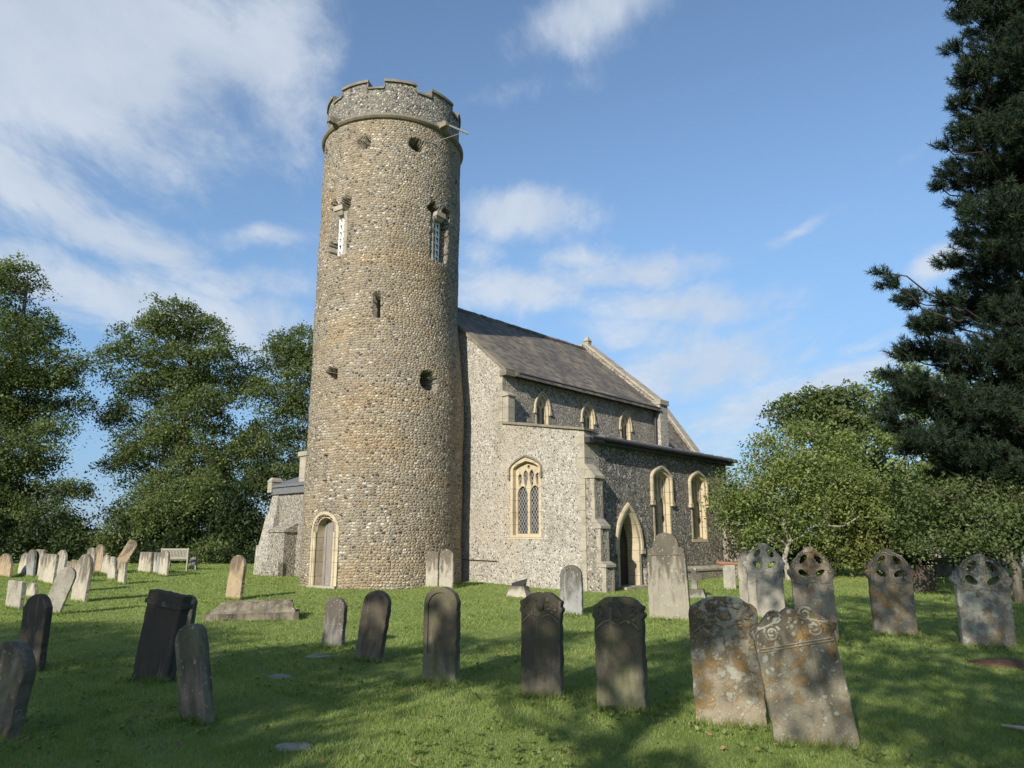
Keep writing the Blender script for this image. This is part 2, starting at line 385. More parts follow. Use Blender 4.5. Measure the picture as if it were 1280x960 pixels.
def glass_mat(name, lattice=.17):
    m, nb = new_mat(name)
    oc = nb.node('ShaderNodeTexCoord').outputs['Object']; x, y, z = nb.sep(oc)
    a = nb.math('ADD', x, y)
    p = nb.math('ADD', nb.math('DIVIDE', a, lattice*.62), nb.math('DIVIDE', z, lattice)); q = nb.math('SUBTRACT', nb.math('DIVIDE', a, lattice*.62), nb.math('DIVIDE', z, lattice))
    def line(t):
        f = nb.math('FRACT', t); return nb.math('MINIMUM', f, nb.math('SUBTRACT', 1.0, f))
    d = nb.math('MINIMUM', line(p), line(q))
    lead = nb.rng(d, .05, .085)
    wn = nb.node('ShaderNodeTexWhiteNoise', noise_dimensions='2D'); nb.put(wn.inputs['Vector'], nb.comb(nb.math('FLOOR', p), nb.math('FLOOR', q), 0))
    gl = nb.mix(wn.outputs[0], (.012,.014,.016), (.055,.06,.065))
    fin(nb, nb.mix(lead, (.26,.26,.25), gl), nb.math('ADD', .12, nb.math('MULTIPLY', nb.math('SUBTRACT', 1.0, lead), .5)))
    nb.p.inputs['Specular IOR Level'].default_value = .5
    nb.put(nb.p.inputs['Normal'], nb.bump(nb.math('MULTIPLY', wn.outputs[0], 1.0), .15, .01))
    return m
M['glass'] = glass_mat('leaded_glass')

def headstone_mat(name, c0, c1, dark=0, orange=0, white=0, green=0, seed=0.0, dark_hi=True, foot=0.0, grain=1.0):
    m, nb = new_mat(name)
    tc = nb.node('ShaderNodeTexCoord'); oc = tc.outputs['Object']; ge = tc.outputs['Generated']
    oi = nb.node('ShaderNodeObjectInfo').outputs['Random']
    off = nb.comb(nb.math('MULTIPLY', oi, 37.0), nb.math('ADD', nb.math('MULTIPLY', oi, 11.0), seed), seed)
    v = nb.vmath('ADD', oc, off); gx, gy, gzv = nb.sep(ge)
    n = nb.noise(v, 4, 7, .65); f = nb.noise(v, 45, 4, .65)
    col = nb.mix(nb.rng(n, .3, .7), c0, c1)
    col = nb.mix(nb.math('MULTIPLY', nb.rng(f, .4, .75), .35*grain), col, nb.mix(1.0, col, (.55,.54,.52), 'MULTIPLY'))
    h = nb.math('ADD', nb.math('MULTIPLY', n, .8), nb.math('MULTIPLY', f, .7))
    if foot:   # colour turns paler towards the foot, with a ragged edge
        fm = nb.rng(nb.math('ADD', gzv, nb.math('MULTIPLY', nb.math('SUBTRACT', nb.noise(v, 3.3, 5, .6), .5), .7)), .10, .34)
        col = nb.mix(nb.math('MULTIPLY', nb.math('SUBTRACT', 1.0, fm), foot), col, (.26,.235,.175))
    if dark:   # soot and black lichen running down from the head
        sx, sy, sz = nb.sep(v)
        d = nb.noise(nb.comb(nb.math('MULTIPLY', sx, 2.2), nb.math('MULTIPLY', sy, 2.2), nb.math('MULTIPLY', sz, .55)), 3.2, 7, .65, .4)
        d = nb.math('ADD', d, nb.math('MULTIPLY', nb.math('SUBTRACT', gzv, .46 if dark_hi else .1), .62 if dark_hi else .15))
        col = nb.mix(nb.math('MULTIPLY', nb.rng(d, .62-.32*dark, .86-.30*dark), .80), col, nb.mix(f, (.028,.023,.017), (.092,.076,.056)))
    if dark > .4:  # pale drips washed down the face
        sx, sy, sz = nb.sep(v)
        dr = nb.noise(nb.comb(nb.math('MULTIPLY', sx, 11), nb.math('MULTIPLY', sy, 4), nb.math('MULTIPLY', sz, .8)), 1.7, 5, .6)
        col = nb.mix(nb.math('MULTIPLY', nb.rng(dr, .58, .70), .5), col, (.25,.235,.18))
    if green:
        g = nb.noise(v, 2.6, 6, .6); col = nb.mix(nb.math('MULTIPLY', nb.rng(g, .66-.26*green, .86-.26*green), .6), col, (.115,.125,.055))
    if orange:
        o = nb.noise(v, 8.0, 8, .74, .3); o2 = nb.noise(v, 1.5, 3, .5)
        o = nb.math('ADD', o, nb.math('MULTIPLY', nb.math('SUBTRACT', o2, .5), .5))
        om = nb.rng(o, .66-.24*orange, .74-.2*orange)
        col = nb.mix(nb.math('MULTIPLY', om, .85), col, nb.mix(f, (.16,.095,.032), (.29,.195,.08)))
        h = nb.math('ADD', h, nb.math('MULTIPLY', om, .25))
    if white:
        wv = nb.vmath('ADD', v, nb.vmath('SCALE', nb.vmath('SUBTRACT', nb.noise(v, 14, 4, .6, col=True), (.5,.5,.5)), scale=.09))
        tot = None
        for sc, th in ((19, .20), (38, .22)):
            V1 = nb.vor(wv, sc, 'F1', 1.0); rr = nb.sep(V1['Color'])[0]
            rad = nb.math('MULTIPLY', nb.rng(rr, .95-.45*white, 1.0, 0, 1, False), .5)
            mk = nb.rng(nb.math('SUBTRACT', rad, V1['Distance']), -.03, .07)
            tot = mk if tot is None else nb.math('MAXIMUM', tot, mk)
        b = nb.noise(v, 6.5, 8, .7, .4); b2 = nb.noise(v, 1.2, 2, .5)
        bm_ = nb.rng(nb.math('ADD', b, nb.math('ADD', nb.math('MULTIPLY', nb.math('SUBTRACT', b2, .5), .55), nb.math('MULTIPLY', nb.math('SUBTRACT', gzv, .6), .16))), .70-.2*white, .76-.2*white)
        tot = nb.math('MAXIMUM', tot, nb.math('MULTIPLY', bm_, .8))
        col = nb.mix(nb.math('MULTIPLY', tot, .85), col, nb.mix(f, (.23,.235,.19), (.40,.40,.34)))
        h = nb.math('ADD', h, nb.math('MULTIPLY', tot, .5))
    fin(nb, col, .88, nb.bump(h, .9, .014)); return m
HM = {
 'soot':   headstone_mat('sooty_headstone', (.19,.165,.125), (.14,.12,.09), .92, 0, 0, .45, 1.0, True, .5),
 'soot_g': headstone_mat('sooty_green_headstone', (.24,.22,.15), (.15,.14,.10), .78, 0, 0, .75, 2.0, True, .8),
 'black':  headstone_mat('blackened_headstone', (.12,.10,.08), (  .07,.066,.06), 1.05, 0, 0, 0, 3.0, False, .15),
 'grey':   headstone_mat('grey_headstone', (.23,.225,.205), (.16,.155,.14), .55, 0, .2, .15, 4.0),
 'blue':   headstone_mat('blue_grey_headstone', (.27,.275,.265), (.205,.21,.205), .3, 0, .15, .1, 5.0, True, .6),
 'pale':   headstone_mat('pale_headstone', (.36,.33,.265), (.27,.25,.205), .22, .12, .22, .1, 6.0, True, .3),
 'greytan': headstone_mat('grey_tan_headstone', (.29,.265,.21), (.215,.20,.165), .42, .12, .25, .1, 6.5, True, .5),
 'cream':  headstone_mat('cream_headstone', (.41,.375,.30), (.32,.295,.24), .02, .1, .3, 0, 7.0),
 'tan':    headstone_mat('tan_headstone', (.34,.26,.165), (.26,.205,.14), .12, .35, .2, 0, 8.0),
 'orange': headstone_mat('orange_lichened_headstone', (.27,.23,.165), (.20,.17,.125), .25, .74, .85, .1, 9.0),
 'ochre':  headstone_mat('ochre_lichened_headstone', (.25,.225,.165), (.18,.165,.125), .32, .62, .55, .3, 10.0),
 'spot':   headstone_mat('lichen_spotted_headstone', (.28,.245,.185), (.205,.18,.14), .2, .66, .55, .1, 11.0),
 'spotw':  headstone_mat('white_spotted_headstone', (.26,.235,.185), (.19,.17,.135), .2, .5, .85, .1, 12.0),
 'silver': headstone_mat('silver_grey_headstone', (.32,.30,.25), (.235,.22,.185), .2, .12, .3, 0, 13.0, False),
 'moss':   headstone_mat('mossy_headstone', (.25,.215,.16), (.18,.155,.12), .5, .15, .03, .6, 14.0, False),
}

def leaf_mat(name, c_dark, c_mid, c_light, trans=.35, gloss=.25):
    m, nb = new_mat(name)
    at_ = nb.node('ShaderNodeAttribute', attribute_name='rnd'); r = at_.outputs['Fac']
    col = nb.ramp(r, [(0, c_dark), (.5, c_mid), (1.0, c_light)])
    fin(nb, col, .55); nb.p.inputs['Specular IOR Level'].default_value = gloss
    tr = nb.node('ShaderNodeBsdfTranslucent'); nb.put(tr.inputs[0], nb.mix(1.0, col, (1.15,1.25,.55), 'MULTIPLY'))
    mx = nb.node('ShaderNodeMixShader'); mx.inputs[0].default_value = trans
    nb.l.new(nb.p.outputs[0], mx.inputs[1]); nb.l.new(tr.outputs[0], mx.inputs[2]); nb.l.new(mx.outputs[0], nb.out.inputs[0])
    return m
LM = {
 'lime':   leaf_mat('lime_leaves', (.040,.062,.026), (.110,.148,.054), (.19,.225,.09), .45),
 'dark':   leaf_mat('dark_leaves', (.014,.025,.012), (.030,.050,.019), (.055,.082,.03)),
 'fresh':  leaf_mat('fresh_leaves', (.075,.108,.032), (.165,.215,.064), (.28,.32,.115), .45),
 'yellow': leaf_mat('yellow_green_leaves', (.075,.095,.026), (.145,.17,.05), (.22,.235,.08)),
 'pine':   leaf_mat('pine_needles', (.010,.020,.012), (.023,.039,.023), (.052,.070,.040), .2, .12),
 'grass':  leaf_mat('grass_blades', (.125,.185,.046), (.235,.305,.084), (.345,.39,.15), .45, .2),
}
M['dead_leaf'] = plain_mat('dead_leaf', (.26,.17,.075), .8, .5, 30)
M['bark'] = plain_mat('bark', (.13,.115,.09), .9, .6, 7, 0, 1.0, (3,3,.6))
M['bark_pine'] = plain_mat('pine_bark', (.055,.042,.034), .9, .6, 7, 0, 1.0, (3,3,.6))
M['bark_pale'] = plain_mat('pale_bark', (.33,.31,.26), .85, .5, 7, 0, .8, (3,3,.6))

# ------------------------------------------------------------------ ground
def lump(x, y):
    return .018*np.sin(x*1.3+y*.7)*np.sin(y*.9-x*.4) + .012*np.sin(x*2.9+1.3)*np.sin(y*2.3+.5) + .03*np.sin(x*.35+2)*np.sin(y*.31)
def ground_z(x, y):
    return gz(x, y) + lump(x, y)*np.clip((40-np.asarray(y))/20, 0, 1)
def spread(n, lim, lin):
    t = np.linspace(-1, 1, n); return np.sign(t)*(lin*np.abs(t) + (lim-lin)*np.abs(t)**5)
gxs = spread(181, 900, 26); gys = spread(221, 900, 34) + 14
GX, GY = np.meshgrid(gxs, gys)
V = np.stack([GX, GY, ground_z(GX, GY)], -1).reshape(-1, 3)
ni, nj = len(gys), len(gxs)
I, J = np.meshgrid(np.arange(ni-1), np.arange(nj-1), indexing='ij'); b = (I*nj+J).ravel()
F = np.stack([b, b+1, b+nj+1, b+nj], -1)
m, nb = new_mat('churchyard_turf')
oc = nb.node('ShaderNodeTexCoord').outputs['Object']
a = nb.noise(oc, .55, 5, .6); b_ = nb.noise(oc, 2.6, 6, .65, .4); c_ = nb.noise(oc, 30, 4, .7); d_ = nb.noise(oc, 120, 2, .6)
col = nb.mix(nb.rng(a, .32, .68), (.20,.26,.066), (.245,.305,.09))
col = nb.mix(nb.math('MULTIPLY', nb.rng(b_, .5, .72), .5), col, (.17,.195,.06))
col = nb.mix(nb.math('MULTIPLY', nb.rng(nb.noise(oc, 5.0, 6, .7), .60, .72), .5), col, (.085,.075,.035))
col = nb.mix(nb.rng(c_, .3, .7), nb.mix(1.0, col, (.74,.77,.72), 'MULTIPLY'), col)
col = nb.mix(nb.math('MULTIPLY', nb.rng(d_, .5, .75), .4), col, (.19,.24,.075))
fin(nb, col, .9, nb.bump(nb.math('ADD', c_, nb.math('MULTIPLY', d_, .6)), .9, .03))
M['turf'] = m
tag(np_mesh('ground', V, F, M['turf'], smooth=True), kind='structure')

# ------------------------------------------------------------------ church
AX, AY = 2.066, 21.084
church = tag(empty('church', (AX, AY, 0), R(47.5)), 'flint village church with tall round west tower and tiled nave roof', 'church')
def Smap(y0, uc): return lambda a, z, d: (uc+a, y0-d, z)
def Wmap(x0, wc): return lambda a, z, d: (x0-d, wc-a, z)
def arch(half, spring, apex, kind, n=9):
    rise = apex-spring; P = []
    if kind == 'gothic' and rise > half:
        k = (rise*rise-half*half)/(2*half); rad = half+k; t1 = math.atan2(rise, k)
        P = [(-k+rad*math.cos(t1*i/n), spring+rad*math.sin(t1*i/n)) for i in range(n+1)]
    elif kind == 'round':
        P = [(half*math.cos(math.pi/2*i/n), spring+rise*math.sin(math.pi/2*i/n)) for i in range(n+1)]
    else:
        for i in range(n+1):
            t = i/n; b0, b1, b2 = (1-t)**2, 2*t*(1-t), t*t
            P.append((half*b0 + half*.97*b1, spring*b0 + (spring+rise*.52)*b1 + apex*b2))
    return P + [(-a, z) for a, z in P[-2::-1]]
def outline(half, sill, spring, apex, kind, ca=0.0, foot=None):
    pts = [(-half, sill), (half, sill)] if foot is None else [(-half*.55, sill+foot), (0, sill), (half*.55, sill+foot)]
    pts = pts + arch(half, spring, apex, kind)
    out_ = []
    for p in pts:
        if not out_ or abs(p[0]-out_[-1][0])+abs(p[1]-out_[-1][1]) > 1e-5: out_.append(p)
    if abs(out_[0][0]-out_[-1][0])+abs(out_[0][1]-out_[-1][1]) < 1e-5: out_.pop()
    return [(a+ca, z) for a, z in out_]
def prism_obj(name, pts, d0, d1, mp, mat, parent):
    bm = bmesh.new()
    for p in (pts if isinstance(pts[0], list) else [pts]): prism(bm, p, d0, d1, mp)
    return bobj(name, bm, mat, parent)
def ring_obj(name, outer, inner, d0, d1, mp, mat, parent):
    o = prism_obj(name, outer, d0, d1, mp, mat, parent)
    c = prism_obj('cutter', inner, d0-.2, d1+.2, mp, None, parent)
    return boolean(o, [c])
def hood_obj(name, h_in, h_out, zfoot, spring, ap_in, ap_out, kind, d0, d1, mp, mat, parent):
    i_ = arch(h_in, spring, ap_in, kind); o_ = arch(h_out, spring, ap_out, kind)
    o_ = [(h_out, zfoot)] + o_ + [(-h_out, zfoot)]; i_ = [(h_in, zfoot)] + i_ + [(-h_in, zfoot)]
    bm = bmesh.new(); n = len(o_); rows = []
    for (p, q) in zip(o_, i_):
        rows.append([bm.verts.new(mp(p[0], p[1], d0)), bm.verts.new(mp(p[0], p[1], d1*.7)), bm.verts.new(mp(p[0]*.6+q[0]*.4, p[1]*.6+q[1]*.4, d1)), bm.verts.new(mp(q[0], q[1], d1*.9)), bm.verts.new(mp(q[0], q[1], d0))])
    for r0, r1 in zip(rows, rows[1:]):
        for k in range(5):
            bm.faces.new((r0[k], r0[(k+1) % 5], r1[(k+1) % 5], r1[k]))
    bm.faces.new(rows[0]); bm.faces.new(rows[-1][::-1])
    # label stops
    for sgn in (1, -1):
        a = sgn*(h_in+h_out)/2; s = (h_out-h_in)*.75
        prism(bm, [(a-s, zfoot-.11), (a+s, zfoot-.11), (a+s, zfoot+.03), (a-s, zfoot+.03)], d0+.002, d1*1.15, mp)
    return bobj(name, bm, mat, parent)
def window(mp, wall, half, sill, spring, apex, kind, depth, hood, lights, hood_foot, frame=.08):
    """cut the wall, then stone frame with tracery, hood and leaded pane"""
    cut = prism_obj('cutter', outline(half, sill, spring, apex, kind), -1.5, .5, mp, None, church)
    boolean(wall, [cut])
    w = ring_obj('window', outline(half, sill, spring, apex, kind), outline(half-frame, sill+frame*1.2, spring, apex-frame*1.3, kind), -depth-.14, .012, mp, M['cream'], church)
    inn = outline(half-frame+.004, sill+frame*1.2-.004, spring, apex-frame*1.3+.004, kind)
    t = prism_obj('tracery', inn, -depth-.12, -depth, mp, M['cream'], w)
    boolean(t, [prism_obj('cutter', [l], -depth-.5, -depth+.5, mp, None, w) for l in lights])
    prism_obj('pane', inn, -depth-.10, -depth-.075, mp, M['glass'], w)
    if hood: hood_obj('hood_mould', half+.002, half+hood, hood_foot, spring, apex+.002, apex+hood*1.15, kind, -.02, hood*.75, mp, M['cream'], w)
    return w

# west front of nave and south aisle
prof = [(0,-.3), (10.32,-.3), (10.32,7.13), (6.77,10.13), (3.22,7.13), (3.22,5.33), (0,4.80)]
bm = bmesh.new(); prism(bm, prof, -.7, 0, lambda a, z, d: (-d, a, z)); west = bobj('west_wall', bm, M['pale_flint'], church)
WL = [outline(.205, 1.90, 3.06, 3.34, 'gothic', -.25), outline(.205, 1.90, 3.06, 3.34, 'gothic', .25),
      outline(.092, 3.24, 3.66, 3.82, 'gothic', -.122, .14), outline(.092, 3.24, 3.66, 3.82, 'gothic', .122, .14),
      outline(.082, 3.30, 3.58, 3.72, 'gothic', -.355, .10), outline(.082, 3.30, 3.58, 3.72, 'gothic', .355, .10), outline(.055, 3.82, 3.90, 3.97, 'gothic', 0, .05)]
window(Wmap(0, 2.24), west, .62, 1.74, 3.84, 4.21, 'tudor', .14, 0, WL, 3.3, .10)
hood_obj('hood_mould', .625, .672, 3.66, 3.84, 4.215, 4.275, 'tudor', -.02, .07, Wmap(0, 2.24), M['coping'], church)
def coping(name, pts, t, x0, x1, mat, z_up=0):
    bm = bmesh.new()
    for (p, q) in zip(pts, pts[1:]):
        dx_, dz_ = q[0]-p[0], q[1]-p[1]; L = math.hypot(dx_, dz_); nx, nz = -dz_/L, dx_/L
        if nz < 0: nx, nz = -nx, -nz
        k = max(1, int(L/.62))
        for i in range(k):
            a = (p[0]+dx_*i/k + dx_/L*.006, p[1]+dz_*i/k + dz_/L*.006); b2 = (p[0]+dx_*(i+1)/k, p[1]+dz_*(i+1)/k); jt = random.uniform(-.008, .012)
            prism(bm, [a, b2, (b2[0]+nx*(t+jt), b2[1]+nz*(t+jt)), (a[0]+nx*(t+jt), a[1]+nz*(t+jt))], x0+jt, x1+jt, lambda a_, z_, d_: (d_, a_, z_))
    return bobj(name, bm, mat, church)
coping('gable_coping', [(3.08,7.03), (6.70,10.09)], .10, -.06, .40, M['coping'])
coping('gable_coping', [(10.46,7.03), (6.84,10.09)], .10, -.06, .40, M['coping'])
coping('parapet_coping', [(-.07,4.795), (3.20,5.335)], .07, -.07, .55, M['coping'])
# corner quoins, flush dressed stones a hair proud of the flint
def quoins(x0, y0, z0, z1, sx, sy, mat='pale_stone'):
    bm = bmesh.new(); z = z0; i = 0
    while z < z1:
        h = random.uniform(.24, .36); a, b2 = (.30, .16) if i % 2 else (.16, .30)
        a *= random.uniform(.8, 1.15); b2 *= random.uniform(.8, 1.15); h = min(h, z1-z)
        box(bm, min(x0-.006*sx, x0+a*sx), max(x0-.006*sx, x0+a*sx), min(y0-.006*sy, y0+b2*sy), max(y0-.006*sy, y0+b2*sy), z, z+h-.012); z += h; i += 1
    return bobj('quoins', bm, M[mat], church)
quoins(0, 0, .25, 4.74, 1, 1); quoins(0, 3.22, 5.42, 7.05, 1, 1)

# south aisle
bm = bmesh.new(); box(bm, .7, 8.68, 0, .7, -.3, 4.45); aisle = bobj('aisle_wall', bm, M['dark_flint'], church)
def two_lights(sill, ls, la, top):
    return [outline(.165, sill+.17, ls, la, 'gothic', -.212), outline(.165, sill+.17, ls, la, 'gothic', .212),
            outline(.07, la-.02, top-.2, top-.07, 'gothic', -.105, .08), outline(.07, la-.02, top-.2, top-.07, 'gothic', .105, .08),
            outline(.06, la+.04, top-.32, top-.2, 'gothic', -.31, .06), outline(.06, la+.04, top-.32, top-.2, 'gothic', .31, .06)]
for uc in (4.08, 6.48):
    window(Smap(0, uc), aisle, .54, 1.66, 3.68, 4.0, 'tudor', .13, .11, two_lights(1.66, 2.82, 3.08, 3.86), 2.92, .085)
mp = Smap(0, 2.1)
boolean(aisle, [prism_obj('cutter', outline(.62, .0, 1.5, 2.66, 'gothic'), -1.5, .5, mp, None, church)])
dr = ring_obj('door_surround', outline(.62, .0, 1.5, 2.66, 'gothic'), outline(.51, -.5, 1.5, 2.50, 'gothic'), -.44, .03, mp, M['cream'], church)
bm = bmesh.new()
for i in range(6):
    a = -.51+i*.17
    prism(bm, [(a+.004, .30), (a+.166, .30), (a+.166, 2.6), (a+.004, 2.6)], -.43, -.38-.006*(i % 2), mp)
prism(bm, [(-.52, .3), (.52, .3), (.52, 2.6), (-.52, 2.6)], -.44, -.425, mp)
d = bobj('door', bm, M['door_dark'], church)
bm = bmesh.new(); bm_tube(bm, [mp(.3, 1.25, -.37), mp(.3, 1.25, -.33), mp(.3, 1.13, -.33), mp(.3, 1.13, -.37)], .012, 6); bobj('handle', bm, M['rust'], d)
hood_obj('hood_mould', .622, .745, 1.42, 1.5, 2.662, 2.82, 'gothic', -.02, .085, mp, M['cream'], dr)
bm = bmesh.new(); box(bm, 1.2, 3.0, -.5, -.03, -.2, .40); bobj('door_step', bm, M['pale_stone'], church)
bm = bmesh.new()
for (a, b2) in ((.76, 1.36), (2.86, 8.3)):
    box(bm, a, b2, -.09, -.001, -.3, .72)
bobj('plinth', bm, M['grey_flint'], church)
bm = bmesh.new()
for (a, b2) in ((.76, 1.37), (2.85, 8.3)):
    hexa(bm, [(a,-.12,.72), (b2,-.12,.72), (b2,-.002,.72), (a,-.002,.72)], [(a,-.12,.78), (b2,-.12,.78), (b2,-.002,.88), (a,-.002,.88)])
bobj('plinth_coping', bm, M['pale_stone'], church)
bm = bmesh.new(); box(bm, .0, 8.95, -.20, -.004, 4.44, 4.60)
bm_tube(bm, [(.0, -.30, 4.58), (9.0, -.30, 4.58)], .05, 8); 
bobj('aisle_gutter', bm, M['gutter'], church)
bm = bmesh.new(); hexa(bm, [(.56,-.33,4.60), (8.98,-.33,4.60), (8.98,3.2,5.20), (.56,3.2,5.20)], [(.56,-.33,4.66), (8.98,-.33,4.66), (8.98,3.2,5.26), (.56,3.2,5.26)])
for i in range(12):
    x = .8+i*.7; bm_tube(bm, [(x, -.33, 4.665), (x, 3.2, 5.265)], .025, 5)
bobj('aisle_roof', bm, M['lead'], church)
bm = bmesh.new(); prism(bm, [(0,-.3), (3.2,-.3), (3.2,5.1), (0,4.5)], 8.05, 8.68-.004, lambda a, z, d: (d, a+.7 if a == 0 else a, z)); bobj('aisle_end_wall', bm, M['grey_flint'], church)

# buttresses: flint cores, dressed corners and weathered caps
def buttress(x0, x1, stages, sgn=-1, base=-.3):
    b = None
    for k, (y_out, z0, z1, cap) in enumerate(stages):
        bm = bmesh.new(); box(bm, x0, x1, y_out, -.003, z0, z1)
        o = bobj('buttress' if b is None else 'stage', bm, M['grey_flint'], church if b is None else b); b = b or o
        bm = bmesh.new(); y_in = stages[k+1][0] if k+1 < len(stages) else -.004
        hexa(bm, [(x0-.04, y_out-.05, z1), (x1+.04, y_out-.05, z1), (x1+.04, y_in, z1), (x0-.04, y_in, z1)], [(x0-.04, y_out-.05, z1+.07), (x1+.04, y_out-.05, z1+.07), (x1+.04, y_in-.001, z1+cap), (x0-.04, y_in-.001, z1+cap)])
        bobj('cap', bm, M['pale_stone'], b)
        for side in (0, 1):
            bm = bmesh.new(); z = z0; i = side
            while z < z1-.02:
                h = min(random.uniform(.22, .34), z1-z); a = .12 if i % 2 else .07; c = min(.09 if i % 2 else .14, -y_out*.4)
                if side: box(bm, x1-a, x1+.007, y_out-.007, y_out+c, z, z+h+.001)
                else: box(bm, x0-.007, x0+a, y_out-.007, y_out+c, z, z+h+.001)
                z += h; i += 1
            bobj('quoins', bm, M['pale_stone'], b)
    return b
buttress(.03, .42, [(-.62, -.3, .98, .16), (-.47, .981, 2.02, .28), (-.30, 2.021, 3.42, .42)])
buttress(8.1, 8.75, [(-.85, -.3, 1.25, .2), (-.6, 1.251, 2.5, .7)])
# pilaster on the nave corner above the aisle
bm = bmesh.new(); box(bm, .02, .32, 2.98, 3.215, 4.7, 6.22); hexa(bm, [(-.02,2.94,6.22), (.36,2.94,6.22), (.36,3.21,6.22), (-.02,3.21,6.22)], [(-.02,2.94,6.27), (.36,2.94,6.27), (.36,3.209,6.42), (-.02,3.209,6.42)])
bobj('pilaster', bm, M['pale_stone'], church)
bm = bmesh.new(); box(bm, -.06, .40, 3.0, 3.30, 6.90, 7.08); bobj('kneeler', bm, M['coping'], church)

# clerestory and nave roof
bm = bmesh.new(); box(bm, .7, 9.15, 3.22, 3.85, 4.7, 7.0); cl = bobj('clerestory_wall', bm, M['grey_flint'], church)
for uc in (1.98, 4.55, 6.97):
    CLL = [outline(.098, 5.42, 5.98, 6.17, 'gothic', -.135), outline(.098, 5.42, 5.98, 6.17, 'gothic', .135), outline(.06, 6.14, 6.27, 6.38, 'gothic', 0, .06)]
    window(Smap(3.22, uc), cl, .36, 5.28, 6.05, 6.62, 'gothic', .08, .07, CLL, 6.0, .07)
bm = bmesh.new(); box(bm, .5, 9.12, 3.06, 3.214, 6.92, 7.03); bm_tube(bm, [(.5, 2.95, 7.02), (9.12, 2.95, 7.02)], .045, 8)
bm_tube(bm, [(8.98, 3.02, 6.98), (8.98, 3.10, 6.8), (8.98, 3.13, 5.2)], .05, 8)
bobj('nave_gutter', bm, M['gutter'], church)
def roof_slab(name, x0, x1, ye, ze, yr, zr, t=.10, mat='roof'):
    bm = bmesh.new(); nx = 40
    # slightly uneven tiled surface
    def P(i, j, lift):
        x = x0+(x1-x0)*i/nx; f = j/14; y = ye+(yr-ye)*f; z = ze+(zr-ze)*f
        s = (.018*math.sin(x*1.1+f*4)+.012*math.sin(x*2.7-f*7))*min(1, 3*f) if 0 < i < nx else 0
        return (x, y, z+lift+s)
    top = [[bm.verts.new(P(i, j, t)) for j in range(15)] for i in range(nx+1)]
    bot = [[bm.verts.new(P(i, j, 0)) for j in range(15)] for i in range(nx+1)]
    for i in range(nx):
        for j in range(14):
            bm.faces.new((top[i][j], top[i+1][j], top[i+1][j+1], top[i][j+1])); bm.faces.new((bot[i][j], bot[i][j+1], bot[i+1][j+1], bot[i+1][j]))
        bm.faces.new((top[i][0], bot[i][0], bot[i+1][0], top[i+1][0])); bm.faces.new((top[i][14], top[i+1][14], bot[i+1][14], bot[i][14]))
    for e in (0, nx):
        for j in range(14): bm.faces.new((top[e][j], top[e][j+1], bot[e][j+1], bot[e][j]))
    return bobj(name, bm, M[mat], church)
roof_slab('nave_roof', .38, 9.2, 2.92, 6.90, 6.77, 10.12)
roof_slab('nave_roof', .38, 9.2, 10.62, 6.90, 6.774, 10.12)
bm = bmesh.new()
for i in range(29):
    x = .4+i*.302; bm_tube(bm, [(x, 6.77, 10.20+random.uniform(-.012, .012)), (x+.295, 6.77, 10.20+random.uniform(-.012, .012))], .11, 8)
bobj('ridge_tiles', bm, M['roof'], church)
bm = bmesh.new(); box(bm, .7, 9.15, 9.7, 10.315, -.3, 7.0); bobj('north_wall', bm, M['grey_flint'], church)
eg = [(3.22,-.3), (10.32,-.3), (10.32,7.42), (6.77,10.42), (3.22,7.42)]
bm = bmesh.new(); prism(bm, eg, -9.72, -9.16, lambda a, z, d: (-d, a, z)); bobj('east_gable', bm, M['grey_flint'], church)
coping('gable_coping', [(3.0,7.24), (6.72,10.40)], .09, 9.11, 9.76, M['pale_stone'])
coping('gable_coping', [(10.54,7.24), (6.82,10.40)], .13, 9.08, 9.78, M['pale_stone'])
bm = bmesh.new(); box(bm, 9.13, 9.72, 2.96, 3.215, 4.7, 7.2); bobj('pilaster', bm, M['pale_flint'], church)
bm = bmesh.new(); box(bm, 9.10, 9.76, 2.90, 3.34, 7.2, 7.40); bobj('kneeler', bm, M['pale_stone'], church)
bm = bmesh.new(); box(bm, 9.3, 9.55, 6.64, 6.90, 10.45, 10.62); hexa(bm, [(9.27,6.61,10.62), (9.58,6.61,10.62), (9.58,6.93,10.62), (9.27,6.93,10.62)], [(9.38,6.72,10.84), (9.47,6.72,10.84), (9.47,6.82,10.84), (9.38,6.82,10.84)])
bobj('finial', bm, M['pale_stone'], church)
# chancel
bm = bmesh.new(); box(bm, 9.73, 15.55, 4.6, 8.94, -.3, 4.95); bobj('chancel_wall', bm, M['grey_flint'], church)
roof_slab('chancel_roof', 9.74, 15.55, 4.38, 4.82, 6.77, 8.17); roof_slab('chancel_roof', 9.74, 15.55, 9.16, 4.82, 6.774, 8.17)
bm = bmesh.new(); prism(bm, [(4.5,-.3), (9.04,-.3), (9.04,5.2), (6.77,8.42), (4.5,5.2)], -16.0, -15.56, lambda a, z, d: (-d, a, z)); bobj('chancel_gable', bm, M['grey_flint'], church)
coping('gable_coping', [(4.28,4.92), (6.72,8.40)], .09, 15.5, 16.04, M['pale_stone']); coping('gable_coping', [(9.26,4.92), (6.82,8.40)], .13, 15.48, 16.06, M['pale_stone'])
bm = bmesh.new(); box(bm, 15.6, 15.9, 6.62, 6.92, 8.45, 8.62); box(bm, 15.68, 15.82, 6.7, 6.84, 8.62, 8.8); bobj('finial', bm, M['pale_stone'], church)
